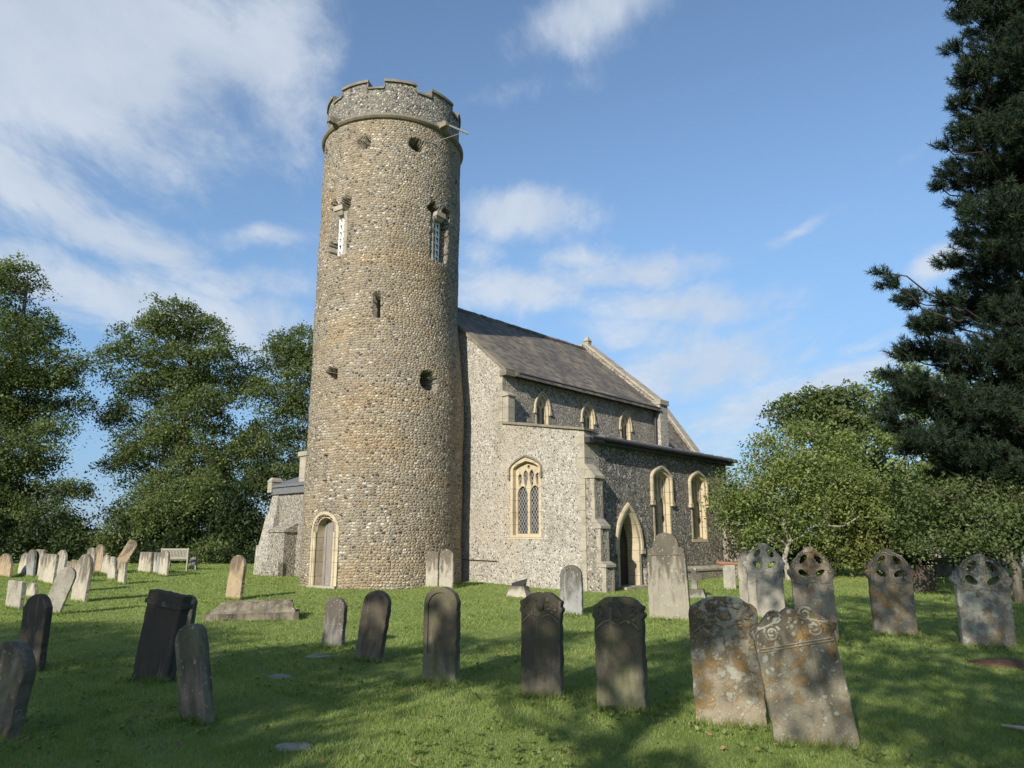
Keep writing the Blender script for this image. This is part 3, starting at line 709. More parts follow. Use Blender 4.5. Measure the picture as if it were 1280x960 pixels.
# north-west block seen to the left of the tower
bm = bmesh.new(); box(bm, -1.8, 0, 10.45, 13.62, -.3, 3.55); box(bm, .002, 8.7, 10.33, 13.54, -.3, 4.4); nw = bobj('vestry_wall', bm, M['grey_flint'], church)
bm = bmesh.new(); hexa(bm, [(-1.98,10.5,3.72), (-1.98,13.85,3.72), (.1,13.85,4.42), (.1,10.5,4.42)][::-1], [(-1.98,10.5,3.80), (-1.98,13.85,3.80), (.1,13.85,4.50), (.1,10.5,4.50)][::-1])
box(bm, -1.92, -1.78, 10.5, 13.72, 3.46, 3.72); bobj('vestry_roof', bm, M['lead'], church)
bm = bmesh.new(); box(bm, -1.99, -1.5, 13.58, 13.88, 3.55, 3.96); hexa(bm, [(-2.02,13.55,3.96), (-1.47,13.55,3.96), (-1.47,13.91,3.96), (-2.02,13.91,3.96)], [(-1.92,13.65,4.12), (-1.57,13.65,4.12), (-1.57,13.81,4.12), (-1.92,13.81,4.12)]); bobj('kneeler', bm, M['pale_stone'], church)
bm = bmesh.new(); box(bm, -1.7, -.9, 10.5, 12.15, 3.4, 4.85); box(bm, -1.76, -.84, 10.5, 12.22, 4.85, 5.02); bobj('stair_stub', bm, M['pale_stone'], church)
bm = bmesh.new()
hexa(bm, [(-2.2,13.1,-.3), (-1.7,13.1,-.3), (-1.7,14.18,-.3), (-2.2,14.18,-.3)][::-1], [(-2.17,13.12,1.55), (-1.7,13.12,1.55), (-1.7,14.10,1.55), (-2.17,14.10,1.55)][::-1])
hexa(bm, [(-2.12,13.14,1.55), (-1.7,13.14,1.55), (-1.7,14.02,1.55), (-2.12,14.02,1.55)][::-1], [(-2.0,13.2,2.7), (-1.7,13.2,2.7), (-1.7,13.82,2.7), (-2.0,13.82,2.7)][::-1])
hexa(bm, [(-1.96,13.2,2.7), (-1.7,13.2,2.7), (-1.7,13.78,2.7), (-1.96,13.78,2.7)][::-1], [(-1.84,13.3,3.45), (-1.7,13.3,3.45), (-1.7,13.72,3.45), (-1.84,13.72,3.45)][::-1])
bobj('buttress', bm, M['pale_flint'], church)
bm = bmesh.new(); box(bm, -2.3, -1.802, 11.9, 13.0, -.3, 2.02); hexa(bm, [(-2.36,11.85,2.02), (-1.803,11.85,2.02), (-1.803,13.05,2.02), (-2.36,13.05,2.02)], [(-2.36,11.85,2.08), (-1.803,11.85,2.36), (-1.803,13.05,2.36), (-2.36,13.05,2.08)])
box(bm, -2.5, -2.31, 11.85, 13.05, -.3, .95); bobj('buttress', bm, M['grey_flint'], church)
# rusty conduit along the foot of the west wall
bm = bmesh.new(); bm_tube(bm, [(-.04, 5.2, 1.12), (-.04, 3.9, 1.10), (-.04, 3.4, 1.08)], .014, 6); bobj('conduit', bm, M['rust'], church)

# ---- round tower
TX, TY, TTOP = -1.8, 6.77, 15.34
def smooth01(t): t = np.clip(t, 0, 1); return t*t*(3-2*t)
def TR(z): return 2.53 - .13*smooth01((np.asarray(z, float)-5.5)/4.0)
def TS(z): return .13*smooth01((np.asarray(z, float)-5.5)/4.0)
def TP(deg, z, d=0.0):
    t = R(deg); r = float(TR(z))+d; s = float(TS(z))
    return (r*math.cos(t)-.676*s, r*math.sin(t)+.737*s, z)
def Tmap(cdeg): return lambda a, z, d: TP(cdeg+math.degrees(a/2.46), z, d)
NT, DZ = 400, .045
zs = np.arange(-.3, TTOP+DZ, DZ); NZ = len(zs); th = np.arange(NT)*2*np.pi/NT
rs = np.random.RandomState(3)
TH, ZZ = np.meshgrid(th, zs)
jit = rs.normal(0, .007, TH.shape) + .02*np.sin(TH*3+ZZ*.8)*np.sin(ZZ*1.7+TH*2)
RR = TR(ZZ)+jit; SS = TS(ZZ)
TV = np.stack([RR*np.cos(TH)-.676*SS, RR*np.sin(TH)+.737*SS, ZZ], -1).reshape(-1, 3)
thc = (th+np.pi/NT); zc_ = (zs[:-1]+DZ/2); TC, ZC = np.meshgrid(thc, zc_)
def arc(cdeg):
    return ((TC-R(cdeg)+np.pi) % (2*np.pi) - np.pi)*TR(ZC)
hole = np.zeros(TC.shape, bool); depth = np.zeros(TC.shape)
def add_hole(mask, dep):
    hole[mask] = True; depth[mask] = dep
rag = rs.normal(0, 1, TC.shape)
for _ in range(2): rag = (rag+np.roll(rag, 1, 0)+np.roll(rag, -1, 0)+np.roll(rag, 1, 1)+np.roll(rag, -1, 1)+np.roll(rag, 2, 0)+np.roll(rag, -2, 0))/7
rag *= .02/rag.std()
for (cd, z, r, dep) in ((-151.3, 14.45, .25, 1.5), (-109.5, 14.48, .25, 1.5), (158, 14.75, .2, 1.5), (-172.7, 6.66, .31, 1.5), (-98.3, 6.54, .33, 1.5), (-40, 14.4, .2, .7), (-62, 13.9, .14, .3)):
    a = arc(cd); add_hole((a**2+(ZC-z)**2 < (r+rag*.9)**2) & ~((cd == -172.7) & (ZC < 6.50)), dep)
a = arc(-136); add_hole((np.abs(a) < .115+rag*.2) & (ZC > 8.45) & (ZC < 9.28), 1.5)
a = arc(-173.3); add_hole((np.abs(a) < .085+rag*.2) & (ZC > 3.45) & (ZC < 4.25), .6)
for cd in (-172.0, -85.5, 25.0):
    a = arc(cd)
    add_hole((np.abs(a) < .40+rag*.9) & (ZC > 10.62+rag) & (ZC < 12.2), .95)
    for sg in (-1, 1): add_hole(((a-sg*.29)**2+(ZC-12.40)**2 < (.235+rag)**2), 1.2)
DC = -170.9
a = arc(DC); add_hole((np.abs(a) < .40) & (ZC > -.2) & (ZC < 2.02), .45); add_hole((a**2+(ZC-2.02)**2 < .40**2) & (ZC > 1.9), .45)
idx = lambda i, j: i*NT + (j % NT)
Fq = []; hv = {}; V2 = [v for v in TV]; n0 = len(TV)
I, J = np.nonzero(~hole)
Fq = [np.stack([I*NT+J, I*NT+(J+1) % NT, (I+1)*NT+(J+1) % NT, (I+1)*NT+J], -1)]
extra = []; newV = []
def inner(i, j, dep):
    key = (i, j % NT, dep)
    if key not in hv:
        v = TV[idx(i, j)]; q = v.copy(); k = (np.hypot(v[0], v[1])-dep)/np.hypot(v[0], v[1]); q[0] *= k; q[1] *= k
        hv[key] = n0+len(newV); newV.append(q)
    return hv[key]
HI, HJ = np.nonzero(hole)
for i, j in zip(HI, HJ):
    dep = depth[i, j]; c = [(i, j), (i, j+1), (i+1, j+1), (i+1, j)]
    extra.append([inner(p, q, dep) for p, q in c])
    for k, (ii, jj) in enumerate(((i-1, j), (i, j+1), (i+1, j), (i, j-1))):
        if ii < 0 or ii >= hole.shape[0] or not hole[ii, jj % NT]:
            p, q = c[k], c[(k+1) % 4]
            extra.append([idx(*p), idx(*q), inner(q[0], q[1], dep), inner(p[0], p[1], dep)])
        elif depth[ii, jj % NT] < dep:
            p, q = c[k], c[(k+1) % 4]; d2_ = depth[ii, jj % NT]
            extra.append([inner(p[0], p[1], d2_), inner(q[0], q[1], d2_), inner(q[0], q[1], dep), inner(p[0], p[1], dep)])
TVall = np.concatenate([TV, np.array(newV)]); TF = np.concatenate(Fq+[np.array(extra)])
tower = np_mesh('tower', TVall, TF, M['tower_flint'], church); tower.location = (TX, TY, 0)
tower.data.materials.append(M['grey_flint']); nmain = len(Fq[0])
tower.data.polygons.foreach_set('material_index', np.concatenate([np.zeros(nmain, np.int32), np.ones(len(extra), np.int32)]))
# string course, parapet, merlons
bm = bmesh.new(); ns = 96; sec = [(-.02, 15.26), (.06, 15.29), (.11, 15.35), (.11, 15.41), (.04, 15.47), (-.20, 15.49), (-.20, 15.26)]
rows = [[bm.verts.new(TP(360*i/ns, z, d)) for d, z in sec] for i in range(ns)]
for i in range(ns):
    for k in range(len(sec)): bm.faces.new((rows[i][k], rows[(i+1) % ns][k], rows[(i+1) % ns][(k+1) % len(sec)], rows[i][(k+1) % len(sec)]))
bobj('string_course', bm, M['coping'], tower)
def ring_seg(bm, a0, a1, z0, z1, d0, d1, n, mp=TP):
    rows = [[bm.verts.new(mp(a0+(a1-a0)*i/n, z, d)) for d, z in ((d1, z0), (d1, z1), (d0, z1), (d0, z0))] for i in range(n+1)]
    closed = abs(a1-a0) >= 359.9
    for i in range(n):
        r1 = rows[0] if closed and i == n-1 else rows[i+1]
        for k in range(4): bm.faces.new((rows[i][k], r1[k], r1[(k+1) % 4], rows[i][(k+1) % 4]))
    if not closed: bm.faces.new(rows[0]); bm.faces.new(rows[-1][::-1])
bm = bmesh.new(); ring_seg(bm, 0, 360, 15.48, 16.40, -.40, -.06, 120)
par = bobj('parapet', bm, M['parapet_flint'], tower)
for k in range(9):
    c0 = -123.7+40*k; bmm = bmesh.new(); bmc = bmesh.new()
    ring_seg(bmm, c0-12.6, c0+12.6, 16.40, 16.66, -.398, -.062, 8)
    ring_seg(bmc, c0-13.4, c0+13.4, 16.66, 16.75, -.46, .0, 8)
    ring_seg(bmc, c0+13.45, c0+26.55, 16.402, 16.47, -.45, -.01, 6)
    for s in (-1, 1): ring_seg(bmc, c0+s*12.62, c0+s*13.35, 16.47, 16.658, -.43, -.03, 1)
    bobj('merlon', bmm, M['parapet_flint'], tower); bobj('coping', bmc, M['coping'], tower)
# gargoyles, the right-hand one with a pipe and stay
for cd in (-178.8, -88.5):
    bm = bmesh.new(); hexa(bm, [TP(cd-3.2, 15.28, 0), TP(cd+3.2, 15.28, 0), TP(cd+3.2, 15.58, 0), TP(cd-3.2, 15.58, 0)], [TP(cd-1.6, 15.38, .26), TP(cd+1.6, 15.38, .26), TP(cd+1.6, 15.54, .28), TP(cd-1.6, 15.54, .28)])
    hexa(bm, [TP(cd-2.0, 15.34, .24), TP(cd+2.0, 15.34, .24), TP(cd+2.0, 15.57, .26), TP(cd-2.0, 15.57, .26)], [TP(cd-1.3, 15.38, .37), TP(cd+1.3, 15.38, .37), TP(cd+1.3, 15.52, .37), TP(cd-1.3, 15.52, .37)])
    g = bobj('gargoyle', bm, M['coping'], tower)
    if cd > -100:
        bm = bmesh.new(); e = TP(cd+12, 15.22, .80)
        bm_tube(bm, [TP(cd+1, 15.46, .3), e], .035, 6); bm_tube(bm, [TP(cd-8, 14.72, 0), TP(cd+9.5, 15.24, .66)], .013, 5)
        bobj('spout_pipe', bm, M['pipe'], tower)
# belfry openings: shaft, capital, white lattice panels
for cd, sd_ in ((-172.0, 1), (-85.5, -1), (25.0, 1)):
    mp = Tmap(cd); bm = bmesh.new(); off = .04*sd_
    bm_tube(bm, [mp(.29*sd_, 10.6, -.13), mp(.29*sd_, 12.10, -.13)], .11, 10)
    bm_tube(bm, [mp(.29*sd_, 10.6, -.13), mp(.29*sd_, 10.74, -.13)], [.15, .11], 10)
    bm_tube(bm, [mp(.29*sd_, 11.95, -.13), mp(.29*sd_, 12.12, -.13)], [.11, .15], 10)
    sh = bobj('belfry_shaft', bm, M['pale_stone'], tower)
    bm = bmesh.new(); hexa(bm, [mp(off-.13, 12.05, -.30), mp(off+.13, 12.05, -.30), mp(off+.13, 12.05, -.02), mp(off-.13, 12.05, -.02)], [mp(off-.20, 12.18, -.45), mp(off+.20, 12.18, -.45), mp(off+.20, 12.18, .07), mp(off-.20, 12.18, .07)])
    prism(bm, [(off-.21, 12.18), (off+.21, 12.18), (off+.19, 12.34), (off-.19, 12.34)], -.5, .10, mp); bobj('belfry_capital', bm, M['pale_stone'], tower)
    bm = bmesh.new(); a0, a1 = (-.13, .20) if sd_ > 0 else (-.20, .13)
    dd_ = -.17; nr = 6; na = 2; H = 1.4/nr; Wd = (a1-a0)/na
    for i in range(nr+1): z = 10.64+i*H; prism(bm, [(a0, z-.03), (a1, z-.03), (a1, z+.03), (a0, z+.03)], dd_-.02, dd_+.005, mp)
    for j in range(na+1): aa = a0+j*Wd; prism(bm, [(aa-.022, 10.6), (aa+.022, 10.6), (aa+.022, 12.08), (aa-.022, 12.08)], dd_-.018, dd_+.008, mp)
    for i in range(nr):
        for j in range(na):
            z = 10.64+i*H; aa = a0+j*Wd; prism(bm, [(aa+.02, z+.03), (aa+Wd*.62, z+.03), (aa+.02, z+H*.75)], dd_-.016, dd_+.003, mp)
    bobj('lattice_panel', bm, M['white_paint'], tower)
# tower doorway
mp = Tmap(DC); bm = bmesh.new(); AR = 1.99
def door_ring(bm, ri, ro, d0, d1, z0=.20):
    P = [(ro, z0)]+[(ro*math.cos(math.pi*i/18), AR+ro*math.sin(math.pi*i/18)) for i in range(19)]+[(-ro, z0)]
    Q = [(ri, z0)]+[(ri*math.cos(math.pi*i/18), AR+ri*math.sin(math.pi*i/18)) for i in range(19)]+[(-ri, z0)]
    rows = [[bm.verts.new(mp(p[0], p[1], d0)), bm.verts.new(mp(p[0], p[1], d1)), bm.verts.new(mp(q[0], q[1], d1)), bm.verts.new(mp(q[0], q[1], d0))] for p, q in zip(P, Q)]
    for r0, r1 in zip(rows, rows[1:]):
        for k in range(4): bm.faces.new((r0[k], r0[(k+1) % 4], r1[(k+1) % 4], r1[k]))
    bm.faces.new(rows[0]); bm.faces.new(rows[-1][::-1])
door_ring(bm, .465, .555, -.12, .035); door_ring(bm, .37, .46, -.30, -.04); 
for s in (-1, 1): bm_tube(bm, [mp(s*.405, .25, .0), mp(s*.405, 1.95, .0)], .05, 8)
ds = bobj('door_surround', bm, M['cream'], tower)
bm = bmesh.new()
for i in range(5):
    a = -.40+i*.16; prism(bm, [(a+.005, .34), (a+.155, .34), (a+.155, 2.36), (a+.005, 2.36)], -.36, -.30-.01*(i % 2), mp)
dd = bobj('door', bm, M['door_grey'], tower)
bm = bmesh.new(); bm_tube(bm, [mp(.2, 1.28, -.29), mp(.2, 1.28, -.25), mp(.2, 1.16, -.25), mp(.2, 1.16, -.29)], .012, 6); bobj('door_handle', bm, M['rust'], tower)
bm = bmesh.new(); prism(bm, [(-.55, .0), (.55, .0), (.55, .42), (-.55, .42)], -.42, .10, mp); bobj('threshold', bm, M['pale_stone'], tower)

# ------------------------------------------------------------------ trees and shrubs
def unit(v): return v/(np.linalg.norm(v, axis=-1, keepdims=True)+1e-9)
def leaf_quads(C, size, rg, up=.8, aspect=.55, out=None):
    n = len(C); nor = rg.normal(0, 1, (n, 3)) + np.array([0, 0, up]); nor = unit(nor)
    d1 = unit(np.cross(nor, rg.normal(0, 1, (n, 3))))
    if out is not None: d1 = unit(d1*.6 + out)
    d2 = unit(np.cross(nor, d1)); L = (size*rg.uniform(.6, 1.35, n))[:, None]
    a = C - d1*L*.5; b = C + d2*L*aspect*.5 + d1*L*.08 - nor*L*.06; c = C + d1*L*.5 - nor*L*.10; d = C - d2*L*aspect*.5 + d1*L*.08 - nor*L*.06
    V = np.stack([a, b, c, d], 1).reshape(-1, 3); F = np.arange(n*4).reshape(-1, 4)
    return V, F
def limb_path(p, q, sag, rg, n=7, wob=.05):
    t = np.linspace(0, 1, n)[:, None]; w = rg.normal(0, wob, (n, 3))*np.linalg.norm(q-p); w[0] = 0; w[-1] = 0
    P = p+(q-p)*t; P[:, 2] += np.sin(t[:, 0]*np.pi)*sag; return P+w*np.sin(t*np.pi)
def make_tree(name, label, cat, base, blobs, leaf, rs, per, dens, lmat, seed, trunk_r=.25, bark='bark', group=None, trunk_top=None, lean=(0, 0), flat=.45, up=.8, hollow=.5, twig=True, stems=1, drop=.35):
    """blobs: world (x,y,z,rx,ry,rz). An Empty at the base > trunk (limbs and twigs), crown (leaves)"""
    rg = np.random.RandomState(seed); base = np.array(base, float)
    root = tag(empty(name, tuple(base)), label, cat, group)
    A = Acc(); B = np.array(blobs, float)
    zt = trunk_top if trunk_top is not None else B[:, 2].max()
    topP = np.array([np.average(B[:, 0], weights=B[:, 3])*.5+base[0]*.5+lean[0], base[1]*.5+np.average(B[:, 1])*.5+lean[1], zt])
    tp = limb_path(base-np.array([0, 0, .4]), topP, 0, rg, 10, .018); tr = trunk_r*(1-np.linspace(0, 1, 10)**1.1*.82); tr[0] *= 1.35; tr[1] *= 1.08
    A.tube(tp, tr, 9)
    Cs = []; Rn = []
    for b in B:
        c = b[:3]; r = b[3:]
        h = np.clip((c[2]-base[2])/(zt-base[2]+1e-6), .08, 1) - .25*np.linalg.norm((c-topP)[:2])/(zt-base[2]+1)
        k = np.clip(h, .12, .93)*9; i0 = int(k); p = tp[i0]*(1-(k-i0))+tp[min(i0+1, 9)]*(k-i0)
        L = np.linalg.norm(c-p)
        if L > .4:
            lp = limb_path(p, c, L*.08, rg, 7); A.tube(lp, np.linspace(max(.03, trunk_r*.38*min(1, r.mean()/1.2)), .02, 7), 6)
        ns = max(4, int(dens*(r[0]*r[2]+r[0]*r[1]+r[1]*r[2])/ (rs*rs)))
        dirs = unit(rg.normal(0, 1, (ns*2, 3))); keep = (dirs[:, 2] > -.25) | (rg.rand(ns*2) > drop); dirs = dirs[keep][:ns]
        rad = hollow+(1.06-hollow)*rg.rand(len(dirs))**.6
        S = c+dirs*r*rad[:, None]*(1+rg.normal(0, .10, (len(dirs), 1)))
        if twig:
            for s in S[::2]:
                A.tube(limb_path(c+(s-c)*.15, s, .05, rg, 4), np.array([.028, .02, .014, .006])*max(.6, trunk_r*3), 4)
        clr = rg.normal(0, .13, len(S)); nl = rg.poisson(per, len(S))
        tilt = rg.normal(0, .28, (len(S), 2))
        for s, q, n_, tl in zip(S, clr, nl, tilt):
            o = rg.normal(0, 1, (n_, 3))*np.array([rs, rs, rs*flat]); o[:, 2] += o[:, 0]*tl[0]+o[:, 1]*tl[1] - .25*(o[:, 0]**2+o[:, 1]**2)/rs
            Cs.append(s+o); Rn.append(np.clip(.5+q+rg.normal(0, .17, n_), 0, 1))
    C = np.concatenate(Cs); rnd = np.concatenate(Rn)
    V, F = leaf_quads(C, leaf, rg, up)
    tv, tf = A.get()
    np_mesh('trunk', tv-base, tf, M[bark], root, True)
    np_mesh('crown', V-base, F, LM[lmat], root, False, rnd)
    return root
def blobs_px(lst, Y, seed, jy=.6, deep=.9):
    """crown masses at real distance Y: (px, py, rx, ry) in photograph pixels"""
    rg = np.random.RandomState(seed); out_ = []
    for (px, py, rx, ry) in lst:
        y = Y+rg.normal(0, jy); p = at(px, py, y); k = pxm(p)
        out_.append((p[0], p[1], p[2], rx/k, max(rx, ry)/k*deep, ry/k))
    return out_
def base_px(px, Y): p = at(px, 690, Y); return (p[0], Y, float(ground_z(p[0], Y)))

T1 = [(94,505,24,12), (92,448,20,9), (78,610,28,16), (-15,356,46,32), (20,348,28,22), (-30,430,75,50), (36,415,38,28), (50,462,42,26), (-10,500,68,45), (72,470,28,14), (38,520,44,26), (0,560,60,36), (42,572,36,20), (-40,600,70,50), (22,620,50,28), (66,535,22,12), (-80,480,80,70), (40,655,46,26), (-10,650,60,30)]
make_tree('broadleaf_tree', 'tall leafy tree cut off by the left edge of the view', 'tree', base_px(-15, 44), blobs_px(T1, 44, 1), .17, .40, 130, .72, 'lime', 11, .34, group='broadleaf trees beyond the graves', twig=True)
T2 = [(228,478,30,16), (205,470,26,14), (252,498,32,16), (222,502,28,16), (215,390,32,20), (190,416,38,20), (246,410,34,20), (285,436,26,22), (154,446,32,18), (222,446,44,18), (172,480,36,18), (278,478,40,24), (158,516,32,18), (240,524,44,18), (310,470,22,18), (190,556,42,24), (272,560,46,26), (160,586,34,22), (225,612,60,26), (300,606,42,32), (180,640,40,26), (262,648,56,28), (205,548,34,20), (250,588,42,24), (320,566,32,26)]
make_tree('broadleaf_tree', 'domed leafy tree with visible pale limbs, midway between left edge and tower', 'tree', base_px(216, 47), blobs_px(T2, 47, 2), .17, .38, 120, .70, 'lime', 12, .42, group='broadleaf trees beyond the graves')
T3 = [(385,432,40,20), (356,452,32,22), (402,462,40,28), (345,495,34,24), (385,520,40,28), (338,545,32,24), (392,575,34,30), (350,600,34,30), (435,470,40,40), (450,550,45,45), (365,640,30,30), (425,620,45,40)]
make_tree('broadleaf_tree', 'leafy tree rising directly behind the left side of the round tower', 'tree', base_px(375, 48), blobs_px(T3, 48, 3), .17, .38, 130, .74, 'lime', 13, .36, group='broadleaf trees beyond the graves')
rg0 = np.random.RandomState(5)
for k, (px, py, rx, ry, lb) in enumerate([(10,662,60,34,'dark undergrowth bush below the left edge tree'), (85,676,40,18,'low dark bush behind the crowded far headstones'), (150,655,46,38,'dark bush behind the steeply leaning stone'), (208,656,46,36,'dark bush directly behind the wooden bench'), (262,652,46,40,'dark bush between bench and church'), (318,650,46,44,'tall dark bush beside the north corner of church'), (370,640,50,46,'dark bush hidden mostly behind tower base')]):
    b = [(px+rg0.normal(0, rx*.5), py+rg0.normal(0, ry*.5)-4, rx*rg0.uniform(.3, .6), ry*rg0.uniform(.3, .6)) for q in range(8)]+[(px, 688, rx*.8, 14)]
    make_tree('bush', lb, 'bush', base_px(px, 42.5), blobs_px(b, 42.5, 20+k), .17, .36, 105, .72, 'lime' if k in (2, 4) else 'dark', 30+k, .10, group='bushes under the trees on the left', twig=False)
B1 = [(1000,576,51,22), (952,580,35,22), (925,609,31,24), (985,607,54,25), (1045,596,38,25), (903,621,17,18), (940,635,36,24), (1000,635,49,25), (1066,629,35,29), (909,652,15,18), (962,554,28,14), (1012,544,35,17), (1055,562,28,17), (1092,613,24,22), (950,669,29,15), (1010,667,35,15), (1090,647,24,20)]
make_tree('hawthorn_tree', 'bright green bushy tree covering the east corner of the church', 'tree', base_px(981, 25.5), blobs_px(B1, 25.5, 4, .5), .105, .25, 90, .62, 'fresh', 14, .10, 'bark_pale', flat=.6, up=.5, hollow=.35)
B2 = [(1020,505,36,20), (1048,497,34,17), (998,515,32,22), (1062,525,36,24), (1030,534,40,24), (1040,579,45,30), (1075,559,40,28)]
make_tree('broadleaf_tree', 'rounded dark green tree top rising behind the bright bushy tree', 'tree', base_px(1035, 40), blobs_px(B2, 40, 5), .22, .36, 76, .85, 'lime', 15, .26)
YS = [(1062,618,34,34), (1082,655,38,34), (1050,676,28,22), (1108,640,28,28), (1120,675,30,22), (1085,690,34,14)]
make_tree('weeping_bush', 'yellow green weeping bush right of the bright bushy tree', 'bush', base_px(1080, 26.5), blobs_px(YS, 26.5, 6, .3), .13, .24, 70, .9, 'yellow', 16, .07, flat=1.0, up=.0, hollow=.3)
B3 = [(1130,498,36,20), (1160,474,42,24), (1118,538,28,18), (1190,510,46,32), (1148,566,44,28), (1235,550,56,36), (1100,470,18,10), (1200,585,44,28), (1270,500,50,40), (1290,570,50,40)]
make_tree('broadleaf_tree', 'light green feathery tree glimpsed behind the dark pine', 'tree', base_px(1180, 33), blobs_px(B3, 33, 7), .17, .32, 64, .75, 'fresh', 17, .2)
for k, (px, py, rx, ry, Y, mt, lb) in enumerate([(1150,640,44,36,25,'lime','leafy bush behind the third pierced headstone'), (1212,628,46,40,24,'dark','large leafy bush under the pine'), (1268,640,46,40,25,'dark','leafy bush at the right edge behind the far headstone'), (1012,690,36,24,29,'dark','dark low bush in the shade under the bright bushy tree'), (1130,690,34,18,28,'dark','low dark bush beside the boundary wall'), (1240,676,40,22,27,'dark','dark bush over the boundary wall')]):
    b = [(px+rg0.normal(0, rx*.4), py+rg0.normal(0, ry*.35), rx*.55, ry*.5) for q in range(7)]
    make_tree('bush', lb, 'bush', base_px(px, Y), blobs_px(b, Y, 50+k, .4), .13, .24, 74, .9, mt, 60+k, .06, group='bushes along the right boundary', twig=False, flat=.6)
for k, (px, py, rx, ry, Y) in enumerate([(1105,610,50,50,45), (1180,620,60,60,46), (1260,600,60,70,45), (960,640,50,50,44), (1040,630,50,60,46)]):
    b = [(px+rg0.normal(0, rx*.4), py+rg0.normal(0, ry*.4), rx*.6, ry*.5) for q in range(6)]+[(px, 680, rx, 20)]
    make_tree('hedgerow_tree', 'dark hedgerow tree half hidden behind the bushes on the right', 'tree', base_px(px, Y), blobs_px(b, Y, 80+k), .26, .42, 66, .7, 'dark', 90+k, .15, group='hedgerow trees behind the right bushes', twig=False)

# far hedge line beyond the fields
rg = np.random.RandomState(8); n = 60000; xx = rg.uniform(-230, 230, n); yy = 150+rg.normal(0, 1.6, n)+xx*.03
hh = 2.6+1.6*np.abs(np.sin(xx*.11)*np.sin(xx*.037+1))+.8*np.sin(xx*.5); zz = .3+rg.rand(n)**.8*hh
V, F = leaf_quads(np.stack([xx, yy, zz], -1), .8, rg, .5)
tag(np_mesh('far_hedge', V, F, LM['lime'], None, False, np.clip(rg.normal(.45, .2, n), 0, 1)), 'distant hedge line beyond the fields on the left', 'hedge', kind='stuff')

# pine: trunk, limbs, tufts of needles
OV = [(1150,648,34,26), (1188,634,36,26), (1230,648,36,26), (1270,636,40,28), (1212,612,38,22), (1164,618,32,20), (1252,606,36,20), (1310,640,46,34), (1200,672,30,14), (1246,678,34,14), (1160,676,26,12), (1290,600,40,26)]
make_tree('broadleaf_tree', 'low leafy tree with bright overhanging boughs under the dark pine', 'tree', base_px(1268, 18.2), blobs_px(OV, 18.4, 10, .5), .085, .20, 80, .62, 'lime', 23, .13, flat=.6, up=.6, hollow=.35)
def make_pine(name, label, base, blobs, seed, trunk_r, height):
    rg = np.random.RandomState(seed); base = np.array(base, float)
    root = tag(empty(name, tuple(base)), label, 'tree'); A = Acc(); B = np.array(blobs)
    top = base+np.array([1.6, .3, height]); tp = limb_path(base-np.array([0, 0, .4]), top, 0, rg, 14, .006); A.tube(tp, trunk_r*(1-np.linspace(0, 1, 14)*.85), 9)
    tufts = []; dirs_ = []
    for b in B:
        c = b[:3]; r = b[3:]; h = np.clip((c[2]-.12*np.linalg.norm((c-base)[:2])-base[2])/height, .1, .97)*13; i0 = int(h)
        p = tp[i0]*(1-(h-i0))+tp[min(i0+1, 13)]*(h-i0); L = np.linalg.norm(c-p)
        P = limb_path(p, c, -L*.10, rg, 9)
        A.tube(P, np.linspace(.05*min(1.4, L/2), .010, 9), 6)
        ax = unit((c-p)+1e-6)
        n = max(6, int(30*(r[0]*r[1]+r[0]*r[2]+r[1]*r[2])*3.0))
        d = unit(rg.normal(0, 1, (n, 3))); s = c+d*r*(.25+.8*rg.rand(n, 1)**.55)
        for q in s[::3]: A.tube(limb_path(c+(q-c)*.1-ax*.2*L*.3, q, -.04, rg, 4), [.016, .012, .009, .005], 4)
        tufts.append(s); dirs_.append(unit(unit(s-c)*.55+ax*.6+np.array([0, 0, .45])))
    S = np.concatenate(tufts); D = np.concatenate(dirs_); nn = 54
    n = len(S)*nn; c = np.repeat(S, nn, 0); dd = np.repeat(D, nn, 0); q = np.repeat(rg.normal(.5, .14, len(S)), nn)
    along = rg.uniform(-.16, .10, (n, 1)); dirn = unit(dd*.7+unit(rg.normal(0, 1, (n, 3)))*1.0)
    p0 = c+dd*along; L = rg.uniform(.09, .175, (n, 1)); side = unit(np.cross(dirn, rg.normal(0, 1, (n, 3))))*.0075
    V = np.stack([p0-side, p0+side, p0+dirn*L+side*.5, p0+dirn*L-side*.5], 1).reshape(-1, 3); F = np.arange(n*4).reshape(-1, 4)
    tv, tf = A.get(); np_mesh('trunk', tv-base, tf, M['bark_pine'], root, True)
    np_mesh('crown', V-base, F, LM['pine'], root, False, np.clip(q+rg.normal(0, .12, n), 0, 1)); return root
PN = [(1190,60,14,7), (1198,128,14,8), (1180,180,12,6), (1172,232,12,6), (1184,328,18,8), (1188,372,20,9), (1150,405,20,9), (1115,470,16,8), (1108,520,14,8), (1140,560,20,9), (1195,590,30,10), (1240,602,30,10), (1290,610,40,14), (1285,20,30,40), (1280,100,30,40), (1275,200,35,45), (1272,300,35,40), (1270,400,35,45), (1268,480,35,40), (1262,540,35,30), (1200,540,30,24), (1255,12,46,26), (1203,14,20,9), (1228,-20,40,22), (1250,70,46,26), (1213,92,20,14), (1244,125,46,26), (1203,104,10,6), (1245,172,46,26), (1205,160,16,9), (1228,220,40,22), (1186,212,18,9), (1252,262,48,28), (1200,255,16,9), (1206,296,16,10), (1240,318,50,28), (1214,350,20,12), (1240,378,50,28),
      (1172,404,30,16), (1138,374,20,11), (1110,352,14,8), (1100,340,9,6), (1152,436,32,14), (1124,442,14,7), (1220,446,52,28), (1142,478,30,15), (1116,505,22,12), (1182,498,44,24), (1232,516,52,28), (1126,534,20,11), (1165,548,34,18), (1212,568,44,20), (1262,585,40,22), (1290,60,40,40), (1300,150,50,45), (1300,250,50,45), (1305,350,55,45), (1300,450,55,45), (1305,540,50,40), (1330,-60,80,60), (1270,-80,60,50), (1350,200,50,60), (1360,400,60,70)]
